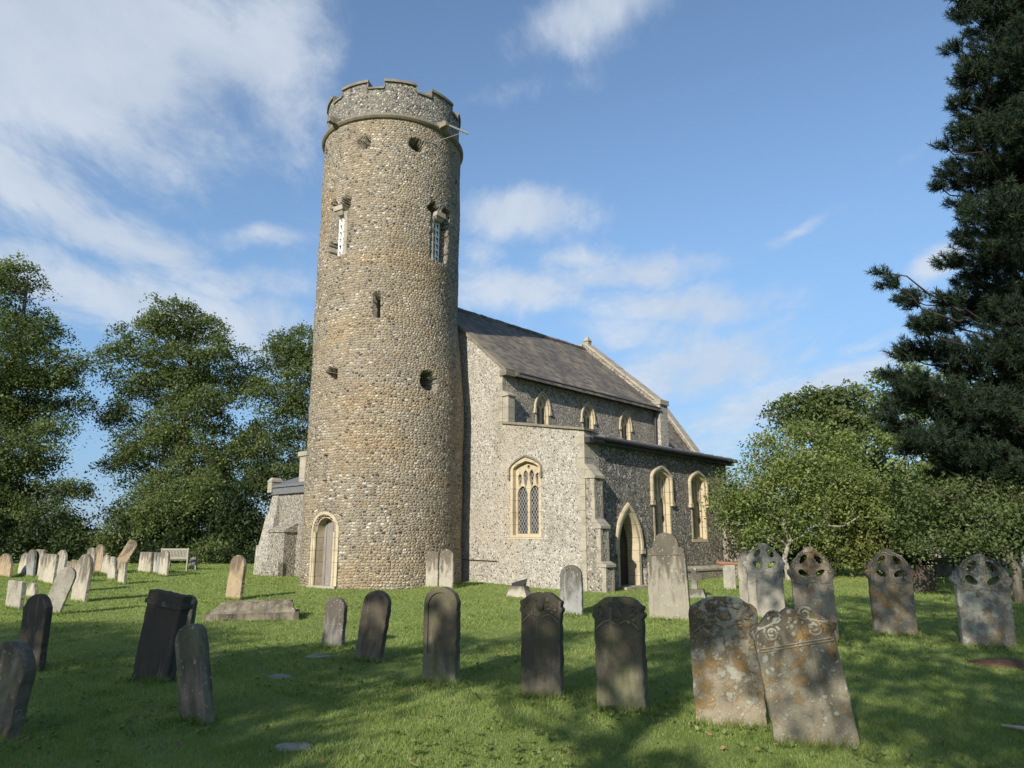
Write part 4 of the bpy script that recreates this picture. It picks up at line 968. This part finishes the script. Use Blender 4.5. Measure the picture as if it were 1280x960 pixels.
bp = base_px(1345, 19.5)
make_pine('pine_tree', 'dark pine filling the right edge of the view', bp, blobs_px(PN, 19.0, 9, .9, 1.1), 21, .24, 16.5)

# trees behind the viewpoint whose crowns shade the near graves: masses set up-sun of the shaded turf
def up_sun(x, y, h):
    L = (h)/math.tan(SUN_EL); return (x+SUN.x/math.cos(SUN_EL)*L, y+SUN.y/math.cos(SUN_EL)*L, h)
def shade_blobs(lst):
    out_ = []
    for (px, py, r, h, ry) in lst:
        g = ground_at(px, py); x, y, z = up_sun(g[0], g[1], h); out_.append((x, y, z, r, ry*math.sin(SUN_EL)*.9+.3, ry*.45))
    return out_
SH1 = [(-60,800,2.2,8.0,2.2), (90,805,2.0,8.3,1.6), (200,800,1.6,8.6,1.6), (60,860,2.0,7.2,1.6), (230,850,1.6,7.4,1.6), (340,822,1.5,8.0,1.5), (150,930,1.6,6.2,1.6), (270,900,1.1,6.5,1.2), (20,950,1.5,6.0,1.4), (410,850,1.2,7.4,1.3), (385,872,.7,6.9,.6), (-150,880,2.0,7,1.8), (215,965,.9,6.0,.9)]
SH2 = [(470,822,.8,8.0,.6), (655,838,.75,7.8,.6), (745,850,.7,7.7,.5), (600,800,.7,8.4,.45), (700,792,.8,8.6,.5), (570,846,.45,7.4,.35), (800,965,.25,6.2,.5), (880,812,1.0,8.2,1.0), (850,842,.6,7.6,.5), (905,850,.7,7.6,.7)]
SH3 = [(1150,862,.8,7.7,.7), (1195,925,.7,6.9,.6), (1110,905,.5,7.2,.4), (1265,905,.8,7.2,.7), (1185,815,.9,8.4,.7), (1130,752,1.4,9.4,1.5), (1230,758,1.5,9.4,1.5), (1030,762,1.2,9.0,1.2), (1300,760,1.5,9.2,1.5), (935,826,.75,7.9,.6), (1020,832,.8,7.9,.6), (1010,790,1.3,8.6,1.2), (1090,842,.8,7.8,.6), (1130,780,1.6,8.8,1.3), (1215,890,.9,7.2,.8), (1270,850,1.3,7.8,1.2), (1230,780,1.6,8.8,1.4), (1330,800,2.0,8.6,1.6), (1330,960,.9,6.5,.8), (1000,748,1.3,9.0,1.0)]
make_tree('broadleaf_tree', 'spreading tree left behind the viewpoint shading the left graves', 'tree', (-11.5, -9.5, 0), shade_blobs(SH1), .20, .40, 70, 1.0, 'lime', 41, .4, hollow=.2, group='trees behind the viewpoint', trunk_top=8.0)
make_tree('broadleaf_tree', 'tree behind the viewpoint shading the middle row of graves', 'tree', (-4.8, -8.5, 0), shade_blobs(SH2), .16, .26, 70, .9, 'lime', 42, .3, group='trees behind the viewpoint', trunk_top=8.0)
make_tree('broadleaf_tree', 'tree right behind the viewpoint shading the right hand graves', 'tree', (.5, -8.5, 0), shade_blobs(SH3), .18, .34, 50, .85, 'lime', 43, .3, group='trees behind the viewpoint', trunk_top=8.0)

# ------------------------------------------------------------------ headstones
PROF = {
 'flat': [(.5,0),(.5,.84),(.55,.865),(.55,.90),(.51,.925),(.51,1.0),(0,1.0)],
 'square': [(.5,0),(.5,.97),(.47,1.0),(0,1.0)],
 'scroll': [(.5,0),(.5,.80),(.545,.825),(.55,.85),(.50,.865),(.53,.89),(.535,.915),(.47,.93),(.43,.94),(.37,.965),(.25,.995),(.1,1.0),(0,1.0)],
 'lump': [(.5,0),(.5,.85),(.48,.90),(.42,.935),(.36,.95),(.27,.985),(.12,1.0),(0,1.0)],
 'volute': [(.5,0),(.5,.79),(.545,.81),(.555,.84),(.50,.855),(.48,.875),(.40,.905),(.33,.94),(.27,.975),(.21,.99),(.15,.98),(.10,.965),(.06,.985),(0,1.0)],
 'gable': [(.46,0),(.47,.66),(.52,.685),(.56,.72),(.54,.75),(.475,.765),(.475,.80),(.42,.83),(.40,.855),(.31,.885),(.26,.925),(.15,.955),(.10,.985),(.04,1.0),(0,1.0)],
 'shoulder': [(.52,0),(.5,.08),(.475,.74),(.44,.765),(.46,.79),(.41,.82),(.33,.83),(.32,.87),(.27,.93),(.17,.98),(0,1.0)],
}
def profile(kind, w, h, rg):
    if kind in ('round', 'panel'):
        r = w*.5; P = [(.5*w, 0), (.5*w, h-r*.92)]+[(r*math.cos(t), h-r*.92+r*.92*math.sin(t)) for t in np.linspace(.12, math.pi/2, 9)]
    else: P = [(x*w, z*h) for x, z in PROF[kind]]
    P = P + [(-x, z) for x, z in P[::-1] if x > 1e-6]
    out_ = []                                  # resample and wear the edge
    for a, b in zip(P, P[1:]):
        L = math.hypot(b[0]-a[0], b[1]-a[1]); k = max(1, int(L/.05))
        for i in range(k): out_.append((a[0]+(b[0]-a[0])*i/k, a[1]+(b[1]-a[1])*i/k))
    out_.append(P[-1]); wr = .0035
    out_ = [(x+rg.normal(0, wr), z+rg.normal(0, wr)*(z > .05)) for x, z in out_]
    return [(out_[0][0], -.35)] + out_ + [(out_[-1][0], -.35)]
def slab(name, P, t, mat, parent, b=.014):
    Q = np.array(P); n = len(Q); nx = np.roll(Q, -1, 0)-np.roll(Q, 1, 0); nr = np.stack([-nx[:, 1], nx[:, 0]], -1); nr = nr/(np.linalg.norm(nr, axis=1)[:, None]+1e-9)
    bm = bmesh.new(); rings = []
    for y, off in ((-t/2, b), (-t/2+b*.35, b*.3), (-t/2+b, 0), (t/2-b, 0), (t/2, b)):
        q = Q+nr*off; rings.append([bm.verts.new((x, y, z)) for x, z in q])
    bm.faces.new(rings[0]); bm.faces.new(rings[-1][::-1])
    for r0, r1 in zip(rings, rings[1:]):
        for i in range(n): bm.faces.new((r0[i], r0[(i+1) % n], r1[(i+1) % n], r1[i]))
    return bobj(name, bm, mat, parent)
def blob(bm, c, r, seg=8):
    mt = Matrix.Translation(c) @ Matrix.Diagonal((r[0], r[1], r[2], 1)); bmesh.ops.create_uvsphere(bm, u_segments=seg, v_segments=6, radius=1.0, matrix=mt)
def spiral(cx, cz, r, turns, sgn, y, n=26, a0=0):
    return [(cx+sgn*r*(1-.82*i/n)*math.cos(a0+turns*2*math.pi*i/n), y, cz+r*(1-.82*i/n)*math.sin(a0+turns*2*math.pi*i/n)) for i in range(n+1)]
STONES = []
def headstone(cx, yb, yt, wpx, kind, mat, label, az=206, lean=0.0, back=0.0, t=.11, group=None, mossy=True):
    G = ground_at(cx, yb); k = pxm(G); z = G[2]
    r = ray(cx, yt); top = EYE + r[2]*(math.hypot(G[0], G[1])/math.hypot(r[0], r[1])); h = (top-z)/max(.5, math.cos(R(lean)))
    va = math.degrees(math.atan2(G[0], G[1]))+180; w = wpx/k/max(.35, math.cos(R(az-va)))
    w -= t*abs(math.tan(R(az-va)))*.0
    rg = np.random.RandomState(int(cx*7+yb) % 100000)
    P = profile(kind, w, h, rg); g = (G[0], G[1], float(ground_z(G[0], G[1]))-.01)
    near = yb > 735; root = empty('headstone', g, 0); root.rotation_euler = (R(-back), R(lean), math.pi-R(az))
    tag(root, label, 'headstone', group)
    st = slab('slab', P, t, HM[mat], root)
    yf = -t/2
    if kind == 'panel':
        iw = w*.36; ip = [(-iw, h*.30), (iw, h*.30), (iw, h-w*.5)]+[(iw*math.cos(a_), h-w*.5+iw*math.sin(a_)) for a_ in np.linspace(.15, math.pi-.15, 12)]+[(-iw, h-w*.5)]
        bm = bmesh.new(); prism(bm, ip, -.12, .018, lambda a, z_, d: (a, yf+d, z_)); boolean(st, [bobj('cutter', bm, None, root)])
    if kind == 'gable':
        bm = bmesh.new()
        for (ex, ez, tl, full) in ((-.17, .865, 52, 1), (.17, .865, -52, 1), (-.19, .715, -34, 1), (.19, .715, 34, 1)):
            pts = []
            for i in range(14):
                a = 2*math.pi*i/14; X = .13*w*math.cos(a); Z = .068*w*math.sin(a)*(1-.2*math.cos(a)*(1 if ex*tl > 0 else -1)); c, s_ = math.cos(R(tl)), math.sin(R(tl)); pts.append((ex*w+X*c-Z*s_, ez*h+X*s_+Z*c))
            prism(bm, pts, -.12, t+.2 if full else .07, lambda a, z_, d: (a, yf+d, z_))
        boolean(st, [bobj('cutter', bm, None, root)])
        bm = bmesh.new()
        bm_tube(bm, [(.40*w*math.sin(a), yf+.001, .785*h+.34*w*math.cos(a)) for a in np.linspace(-2.0, 2.0, 22)], .010, 6)
        bm_tube(bm, [(-.40*w, yf-.001, .62*h), (-.2*w, yf-.002, .605*h), (0, yf-.002, .63*h), (.2*w, yf-.002, .605*h), (.40*w, yf-.001, .62*h)], .008, 6)
        bobj('carving', bm, HM[mat], root, True)
    if kind in ('scroll', 'lump'):
        bm = bmesh.new()
        for s in (-1, 1):
            bm_tube(bm, spiral(s*.33*w, .85*h, .085*w, 1.4, s, yf+.003, 20), .012, 6)
            bm_tube(bm, spiral(s*.13*w, .93*h, .06*w, 1.2, s, yf+.003, 16), .011, 6)
            for q in range(5): blob(bm, (s*w*rg.uniform(.06, .38), yf+.002, h*rg.uniform(.76, .94)), (w*rg.uniform(.035, .07), .02, w*rg.uniform(.03, .06)))
        blob(bm, (0, yf, .865*h), (.10*w, .028, .105*w)); 
        for s in (-1, 1): bm_tube(bm, [(s*x*w, yf-.002, (.74+.05*math.sin(x*8))*h) for x in np.linspace(.04, .46, 9)], .008, 6)
        bobj('carving', bm, HM[mat], root, True)
    if kind == 'volute':
        bm = bmesh.new()
        for s in (-1, 1):
            bm_tube(bm, spiral(s*.19*w, .935*h, .095*w, 1.6, s, yf+.003, 24, .4), .012, 6)
            bm_tube(bm, spiral(s*.27*w, .825*h, .11*w, 1.7, -s, yf+.004, 26, 1.2), .011, 6)
            bm_tube(bm, [(s*w*x, yf+.003, z_*h) for x, z_ in ((.10, .955), (.22, .90), (.33, .875), (.42, .865), (.48, .83))], .012, 6)
        for q in range(4): blob(bm, (0, yf, (.80+.055*q)*h), (.035*w, .016, .035*w))
        for zz_ in (.735, .715): bm_tube(bm, [(x*w, yf-.001, (zz_+.012*math.sin(x*3))*h) for x in np.linspace(-.47, .47, 9)], .008, 6)
        bobj('carving', bm, HM[mat], root, True)
    if kind == 'flat':
        bm = bmesh.new()
        for z0, z1, e in ((.855*h, .905*h, .05*w),):
            box(bm, -.5*w-e*.6, .5*w+e*.6, yf-.02, t/2+.02, z0, z1)
        bobj('cornice', bm, HM[mat], root)
    if kind == 'shoulder':
        bm = bmesh.new(); box(bm, -.46*w, .46*w, yf-.012, yf+.01, .735*h, .752*h)
        for s in (-1, 1): box(bm, s*.40*w-.02, s*.40*w+.02, yf-.010, yf+.01, .06*h, .735*h)
        bobj('moulding', bm, HM[mat], root)
    STONES.append((G[0], G[1], w, R(az), t))
    return root
ROW = 'old headstones in the near rows'; FAR = 'small headstones crowded at the far left'
# near rows
headstone(-10, 918, 800, 44, 'round', 'moss', 'dark leaning headstone cut off by the left edge', 205, 9, 2, .13, ROW)
headstone(37, 838, 742, 25, 'round', 'black', 'narrow blackened round headstone with pale tip behind, near left edge', 207, 1, 0, .10, ROW)
headstone(191, 851, 739, 40, 'flat', 'black', 'black flat topped headstone with cornice leaning right', 198, 8, 0, .16, ROW)
headstone(247, 908, 787, 30, 'round', 'moss', 'mossy headstone tilting left in front of the black flat topped stone', 206, -17, 3, .12, ROW)
headstone(224, 832, 740, 17, 'round', 'grey', 'grey stone edging out from behind the black flat topped one', 200, 4, 0, .10, ROW)
headstone(292, 749, 693, 17, 'round', 'tan', 'slim tan round topped headstone behind the low coped tomb', 214, 6, 0, .10, ROW)
headstone(416, 809, 745, 24, 'round', 'grey', 'small speckled grey headstone, left of the dark leaning one', 205, 3, 0, .10, ROW)
headstone(460, 827, 738, 31, 'round', 'soot', 'dark round headstone leaning right beside the small grey one', 205, 9, 0, .11, ROW)
headstone(551, 853, 732, 42, 'panel', 'soot_g', 'dark arched headstone with recessed panel and green stains', 203, 0, 0, .12, ROW)
headstone(540, 736, 690, 15, 'square', 'pale', 'left of two pale stones at foot of the tower', 212, 1, 0, .09, ROW)
headstone(558, 737, 687, 17, 'round', 'pale', 'right of two pale stones at foot of the tower', 212, 0, 0, .09, ROW)
headstone(678, 873, 742, 50, 'scroll', 'soot', 'sooty scroll topped headstone in front of the small blue grey stone', 199, 0, 1, .13, ROW)
headstone(779, 890, 748, 60, 'scroll', 'soot_g', 'thick dark scroll topped headstone with carved head and pale streaks', 203, -1, 1, .16, ROW)
headstone(715, 769, 705, 27, 'panel', 'blue', 'small blue grey arched headstone before the corner buttress', 207, 0, 0, .10, ROW)
headstone(838, 775, 665, 50, 'shoulder', 'greytan', 'tall pale shouldered headstone in front of the church door', 202, -1, 0, .15, ROW)
headstone(914, 907, 743, 86, 'lump', 'orange', 'broad headstone thickly coated in orange lichen', 192, -1, 1, .10, ROW)
headstone(1022, 931, 757, 98, 'volute', 'ochre', 'broad volute topped headstone leaning left against its orange neighbour', 192, -8, 2, .12, ROW)
headstone(938, 772, 690, 22, 'round', 'silver', 'narrow grey headstone tucked behind the silver pierced one', 205, 0, 0, .10, ROW)
headstone(960, 776, 680, 46, 'gable', 'silver', 'silver grey gabled headstone with pierced eye shaped holes', 194, 0, 1, .12, ROW)
headstone(1023, 803, 683, 52, 'gable', 'spot', 'orange lichened gabled pierced headstone beside the silver one', 192, -1, 1, .12, ROW)
headstone(1120, 795, 686, 52, 'gable', 'spot', 'gabled pierced headstone with one large white lichen patch, in shade', 190, 0, 1, .12, ROW)
headstone(1236, 809, 692, 62, 'gable', 'spotw', 'gabled pierced headstone covered in white lichen spots, far right', 192, 1, 1, .13, ROW)
headstone(1157, 741, 706, 24, 'round', 'black', 'low black headstone behind the shaded gabled stone', 192, 0, 0, .10, ROW)
headstone(1181, 722, 697, 20, 'square', 'grey', 'squat grey headstone before the boundary wall, left of two', 192, 0, 0, .12, ROW)
headstone(1206, 722, 698, 22, 'square', 'grey', 'squat grey headstone before the boundary wall, right of two', 192, 0, 0, .12, ROW)
# far left crowd: (cx, base, top, width, kind, material, lean, label)
for (cx, yb, yt, w_, kd, mt, ln, lb) in [
    (3, 722, 692, 17, 'round', 'tan', 5, 'tan round headstone cut by the left edge, leaning right'),
    (28, 720, 691, 9, 'round', 'cream', 1, 'cream stone first from left in the crowded far row'),
    (37, 722, 687, 8, 'round', 'blue', 0, 'bluish stone second from left in the crowded far row'),
    (46, 722, 687, 8, 'square', 'cream', 1, 'cream square topped stone third in the crowded far row'),
    (54, 728, 691, 9, 'round', 'pale', 0, 'pale stone fourth in the crowded far row'),
    (61, 730, 692, 10, 'square', 'cream', 2, 'cream square topped stone fifth in the crowded far row'),
    (73, 722, 688, 10, 'round', 'silver', 3, 'silver stone just above the large right leaning one'),
    (83, 718, 701, 8, 'square', 'pale', 2, 'tiny pale stone peeping beside the large leaning one'),
    (62, 771, 712, 20, 'round', 'silver', 17, 'large pale headstone leaning far right, nearest of the left crowd'),
    (98, 753, 692, 15, 'round', 'pale', 4, 'tall pale headstone right of the large leaning one'),
    (91, 739, 700, 10, 'square', 'tan', 3, 'tan stone half hidden behind the tall pale one'),
    (111, 718, 684, 9, 'round', 'cream', 0, 'cream stone left of the tan brown round one'),
    (122, 716, 680, 10, 'round', 'tan', 2, 'tan brown round stone standing tallest in the far row'),
    (131, 718, 693, 8, 'round', 'cream', 1, 'short cream stone left of the steeply leaning one'),
    (140, 725, 695, 8, 'round', 'cream', -3, 'short cream stone leaning left at foot of the steep leaner'),
    (144, 714, 675, 12, 'round', 'tan', 27, 'tan headstone leaning very steeply right before the bushes'),
    (152, 730, 702, 7, 'square', 'cream', 0, 'thin cream stone right of the steep leaner'),
    (178, 716, 690, 9, 'square', 'cream', 1, 'left of three cream stones left of the bench'),
    (184, 717, 690, 8, 'square', 'pale', 1, 'middle of three cream stones left of the bench'),
    (190, 717, 690, 9, 'square', 'cream', 1, 'right of three cream stones left of the bench'),
    (199, 718, 690, 7, 'square', 'blue', 0, 'bluish stone just left of the bench'),
    (204, 720, 687, 9, 'round', 'cream', 1, 'cream round stone against the left end of the bench'),
    (241, 712, 696, 8, 'round', 'cream', 0, 'short cream stone at the right end of the bench'),
    (17, 763, 727, 15, 'square', 'silver', 1, 'grey square stone near left edge behind the black one'),
    (39, 748, 728, 9, 'round', 'cream', 1, 'cream stone whose tip shows above the black one')]:
    headstone(cx, yb, yt, w_, kd, mt, lb, 170 if ln > 10 else 214 + (cx % 5), ln, (cx*3 % 5)-2, .09, FAR)

# small pieces around the graves
def ground_thing(px, py): p = ground_at(px, py); return (p[0], p[1], float(ground_z(p[0], p[1])))
g = ground_thing(320, 772); t = tag(empty('coped_tomb', g, R(14)), 'low dark coped grave slab lying on the grass', 'tomb')
bm = bmesh.new(); hexa(bm, [(-.95,-.40,-.2), (.85,-.40,-.2), (.85,.40,-.2), (-.95,.40,-.2)], [(-.93,-.38,.09), (.83,-.38,.11), (.83,.38,.11), (-.93,.38,.09)]); bobj('plinth', bm, HM['moss'], t)
bm = bmesh.new(); hexa(bm, [(-.86,-.32,.09), (.76,-.32,.09), (.76,.32,.09), (-.86,.32,.09)], [(-.62,-.10,.30), (.66,-.10,.33), (.66,.10,.33), (-.62,.10,.30)]); bmesh.ops.subdivide_edges(bm, edges=bm.edges[:], cuts=5, use_grid_fill=True)
for v in bm.verts: v.co += Vector((random.uniform(-.02, .02), random.uniform(-.02, .02), random.uniform(-.02, .02)))
bobj('ridge_stone', bm, HM['moss'], t)
g = ground_thing(869, 747); t = tag(empty('stone_cross', g, R(-20)), 'small grey stone cross behind the tall pale headstone', 'cross')
bm = bmesh.new(); prism(bm, [(-.08,-.2), (.08,-.2), (.07,.42), (.2,.42), (.2,.56), (.07,.56), (.07,.72), (-.07,.72), (-.07,.56), (-.2,.56), (-.2,.42), (-.07,.42)], -.06, .06, lambda a, z, d: (a, d, z)); bobj('cross', bm, HM['grey'], t)
bm = bmesh.new(); hexa(bm, [(-.3,-.2,-.1), (.3,-.2,-.1), (.3,.2,-.1), (-.3,.2,-.1)], [(-.22,-.14,.2), (.22,-.14,.2), (.22,.14,.2), (-.22,.14,.2)]); bobj('base', bm, HM['grey'], t)
r_ = headstone(913, 738, 705, 15, 'square', 'silver', 'small slim stone with terracotta coloured cap by the church end', 200, 0, 0, .12)
bm = bmesh.new(); bm_tube(bm, [(-.33, -.02, .79), (-.24, -.02, .74), (0, -.02, .735), (.42, -.02, .72)], [.05, .06, .055, .05], 8); bobj('cap', bm, M['terracotta'], r_)
g = ground_thing(649, 745); t = tag(empty('memorial_block', g, R(-25)), 'low pale memorial block with broken black slate on top', 'memorial')
bm = bmesh.new(); hexa(bm, [(-.32,-.22,-.1), (.32,-.22,-.1), (.32,.22,-.1), (-.32,.22,-.1)], [(-.2,-.14,.26), (.2,-.14,.26), (.2,.14,.26), (-.2,.14,.26)]); bobj('block', bm, HM['pale'], t)
bm = bmesh.new(); hexa(bm, [(-.2,-.06,.26), (.16,-.06,.26), (.16,.06,.26), (-.2,.06,.26)], [(-.18,-.04,.34), (.26,-.04,.46), (.20,.04,.38), (-.16,.04,.32)]); bobj('slate', bm, M['black'], t)
for (px, py, sx, sy, lb) in [(398, 822, .22, .14, 'small flat stone sunk in grass by the little grey headstone'), (366, 941, .17, .10, 'sunken flat stone in the shaded foreground'), (349, 848, .16, .08, 'little sunken stone in the shaded grass left of centre'), (1101, 776, .2, .1, 'small flat stone left of the shaded gabled stone'), (905, 770, .22, .2, 'low rounded stone behind the orange headstone')]:
    g = ground_thing(px, py); bm = bmesh.new(); blob(bm, (0, 0, .0), (sx, sy, .04), 10)
    for v in bm.verts: v.co += Vector((random.uniform(-.02, .02), random.uniform(-.02, .02), random.uniform(-.008, .008)))
    o = tag(bobj('flat_stone', bm, HM['silver'], None, True), lb, 'stone', 'stones sunk in the grass'); o.location = g
g = ground_thing(1252, 829); bm = bmesh.new(); blob(bm, (0, 0, -.02), (.62, .34, .07), 20)
for v in bm.verts: v.co += Vector((random.uniform(-.05, .05), random.uniform(-.04, .04), random.uniform(-.015, .015)))
o = tag(bobj('soil_patch', bm, M['soil'], None, True), 'patch of bare reddish soil near the white spotted headstone', 'soil'); o.location = g
g = ground_thing(1276, 916); bm = bmesh.new(); bm_tube(bm, [(-.12, .06, .05), (0, 0, .04), (.2, -.05, .03), (.5, -.1, .05)], [.012, .02, .022, .018], 6)
o = tag(bobj('fallen_branch', bm, M['stick'], None, True), 'pale fallen stick at the right edge of the grass', 'stick'); o.location = g

# bench with slatted back
g = ground_thing(222, 713); t = tag(empty('park_bench', g, R(-18)), 'silvery slatted wooden bench before the dark bushes', 'bench')
bm = bmesh.new()
for z in (.82, .47): box(bm, -.66, .66, -.26, -.22, z, z+.08)
for i in range(17): box(bm, -.63+i*.076, -.63+i*.076+.05, -.25, -.23, .54, .83)
bobj('backrest', bm, M['bench_wood'], t)
bm = bmesh.new()
for i in range(5): box(bm, -.68, .68, -.2+i*.1, -.2+i*.1+.08, .42, .445)
bobj('seat', bm, M['bench_wood'], t)
for sx in (-1, 1):
    bm = bmesh.new(); box(bm, sx*.68-.03, sx*.68+.03, -.27, -.21, -.05, .92); bobj('leg', bm, M['bench_wood'], t)
    bm = bmesh.new(); box(bm, sx*.68-.03, sx*.68+.03, .24, .30, -.05, .64); bobj('leg', bm, M['bench_wood'], t)
    bm = bmesh.new(); box(bm, sx*.68-.035, sx*.68+.035, -.209, .34, .641, .67); bobj('armrest', bm, M['bench_wood'], t)

# flint boundary wall on the right
p0, p1 = base_px(1100, 37), base_px(1420, 31); v = np.array(p1)-np.array(p0); L = math.hypot(v[0], v[1])
t = tag(empty('boundary_wall', p0, math.atan2(v[1], v[0])), 'low flint boundary wall under the bushes on the right', 'wall')
bm = bmesh.new(); box(bm, 0, L, -.2, .2, -.4, .82); bobj('wall', bm, M['grey_flint'], t)
bm = bmesh.new(); bm_tube(bm, [(0, 0, .82), (L, 0, .82)], .2, 10); bobj('coping', bm, M['coping'], t)

# ------------------------------------------------------------------ grass
rg = np.random.RandomState(77); N = 600000
y0, y1 = 4.3, 42.0
y = y0*np.exp(rg.rand(N)*math.log(y1/y0)); x = rg.uniform(-.84, .84, N)*y
ex, ey = [], []
for (sx, sy, w, az, t) in STONES:
    n = int(520*w*min(1, 8/sy)+60); u = rg.uniform(-.5, .5, n)*(w+.08); d = np.where(rg.rand(n) < .75, -1, 1)*(t/2+.012+np.abs(rg.normal(0, .03, n)))
    rz = math.pi-az; ex.append(sx+u*math.cos(rz)-d*math.sin(rz)); ey.append(sy+u*math.sin(rz)+d*math.cos(rz))
ne = sum(len(a) for a in ex); x = np.concatenate([x]+ex); y = np.concatenate([y]+ey); long_ = np.zeros(len(x), bool); long_[N:] = True
patch = np.sin(x*1.1+y*.6)*np.sin(y*1.3-x*.5)+.6*np.sin(x*3.1+2)*np.sin(y*2.7)
z = ground_z(x, y); n = len(x)
clump = np.clip(np.sin(x*4.3+1.7*np.sin(y*2.1))*np.sin(y*3.7+1.3*np.sin(x*1.9))+.55*np.sin(x*9.1+y*3)*np.sin(y*8.3-x*2), -1, 1.2)
hgt = rg.uniform(.014, .040, n)*(1+.25*patch+.28*np.clip(clump, -.6, 1.2))*(1+y*.012); hgt = np.where(long_, rg.uniform(.04, .13, n), hgt)
ang = rg.uniform(0, 2*np.pi, n); wd = np.maximum(.0028, .00052*y)*rg.uniform(.7, 1.3, n); wd = np.where(long_, wd*.9, wd)
ln = hgt[:, None]*rg.normal(0, .55, (n, 2))
A = np.stack([x-np.cos(ang)*wd, y-np.sin(ang)*wd, z-.004], -1); Bv = np.stack([x+np.cos(ang)*wd, y+np.sin(ang)*wd, z-.004], -1)
Cc = np.stack([x+ln[:, 0], y+ln[:, 1], z+hgt], -1)
V = np.stack([A, Bv, Cc], 1).reshape(-1, 3); F = np.arange(n*3).reshape(-1, 3)
rn = np.clip(.45+.12*patch-.14*clump+rg.normal(0, .2, n), 0, 1)
rn = np.where(rg.rand(n) < .05, 1.0, rn)
tag(np_mesh('grass', V, F, LM['grass'], None, False, rn), 'short mown churchyard grass between the graves', 'grass', kind='stuff')
# broad leaved weeds, daisies and fallen leaves among the blades
nw = 2600; wy = y0*np.exp(rg.rand(nw)*math.log(20/y0)); wx = rg.uniform(-.84, .84, nw)*wy
keep = (np.sin(wx*1.7+2)*np.sin(wy*1.3+wx*.4) > .1); wx, wy = wx[keep], wy[keep]
for (sx, sy, w, az, t) in STONES:
    if sy < 16: k = 22; wx = np.concatenate([wx, sx+rg.normal(0, .45, k)]); wy = np.concatenate([wy, sy-.15+rg.normal(0, .22, k)])
rep_ = 6; cx_, cy_ = np.repeat(wx, rep_), np.repeat(wy, rep_); an = rg.uniform(0, 6.28, len(cx_)); rr_ = rg.uniform(.012, .03, len(cx_))
C = np.stack([cx_+np.cos(an)*rr_, cy_+np.sin(an)*rr_, ground_z(cx_, cy_)+.028+rg.uniform(0, .02, len(cx_))], -1)
Vw, Fw = leaf_quads(C, .042, rg, 1.6, .75)
tag(np_mesh('weeds', Vw, Fw, LM['fresh'], None, False, rg.uniform(.2, .9, len(Fw))), 'clover and broad leaved weeds scattered through the lawn', 'weeds', kind='stuff')
nl_ = 420; ly = y0*np.exp(rg.rand(nl_)*math.log(16/y0)); lx = rg.uniform(-.84, .84, nl_)*ly
Vl, Fl = leaf_quads(np.stack([lx, ly, ground_z(lx, ly)+.035], -1), .05, rg, 2.2, .6)
tag(np_mesh('fallen_leaves', Vl, Fl, M['dead_leaf'], None, False, rg.rand(len(Fl))), 'dry brown leaves strewn thinly over the grass', 'leaves', kind='stuff')
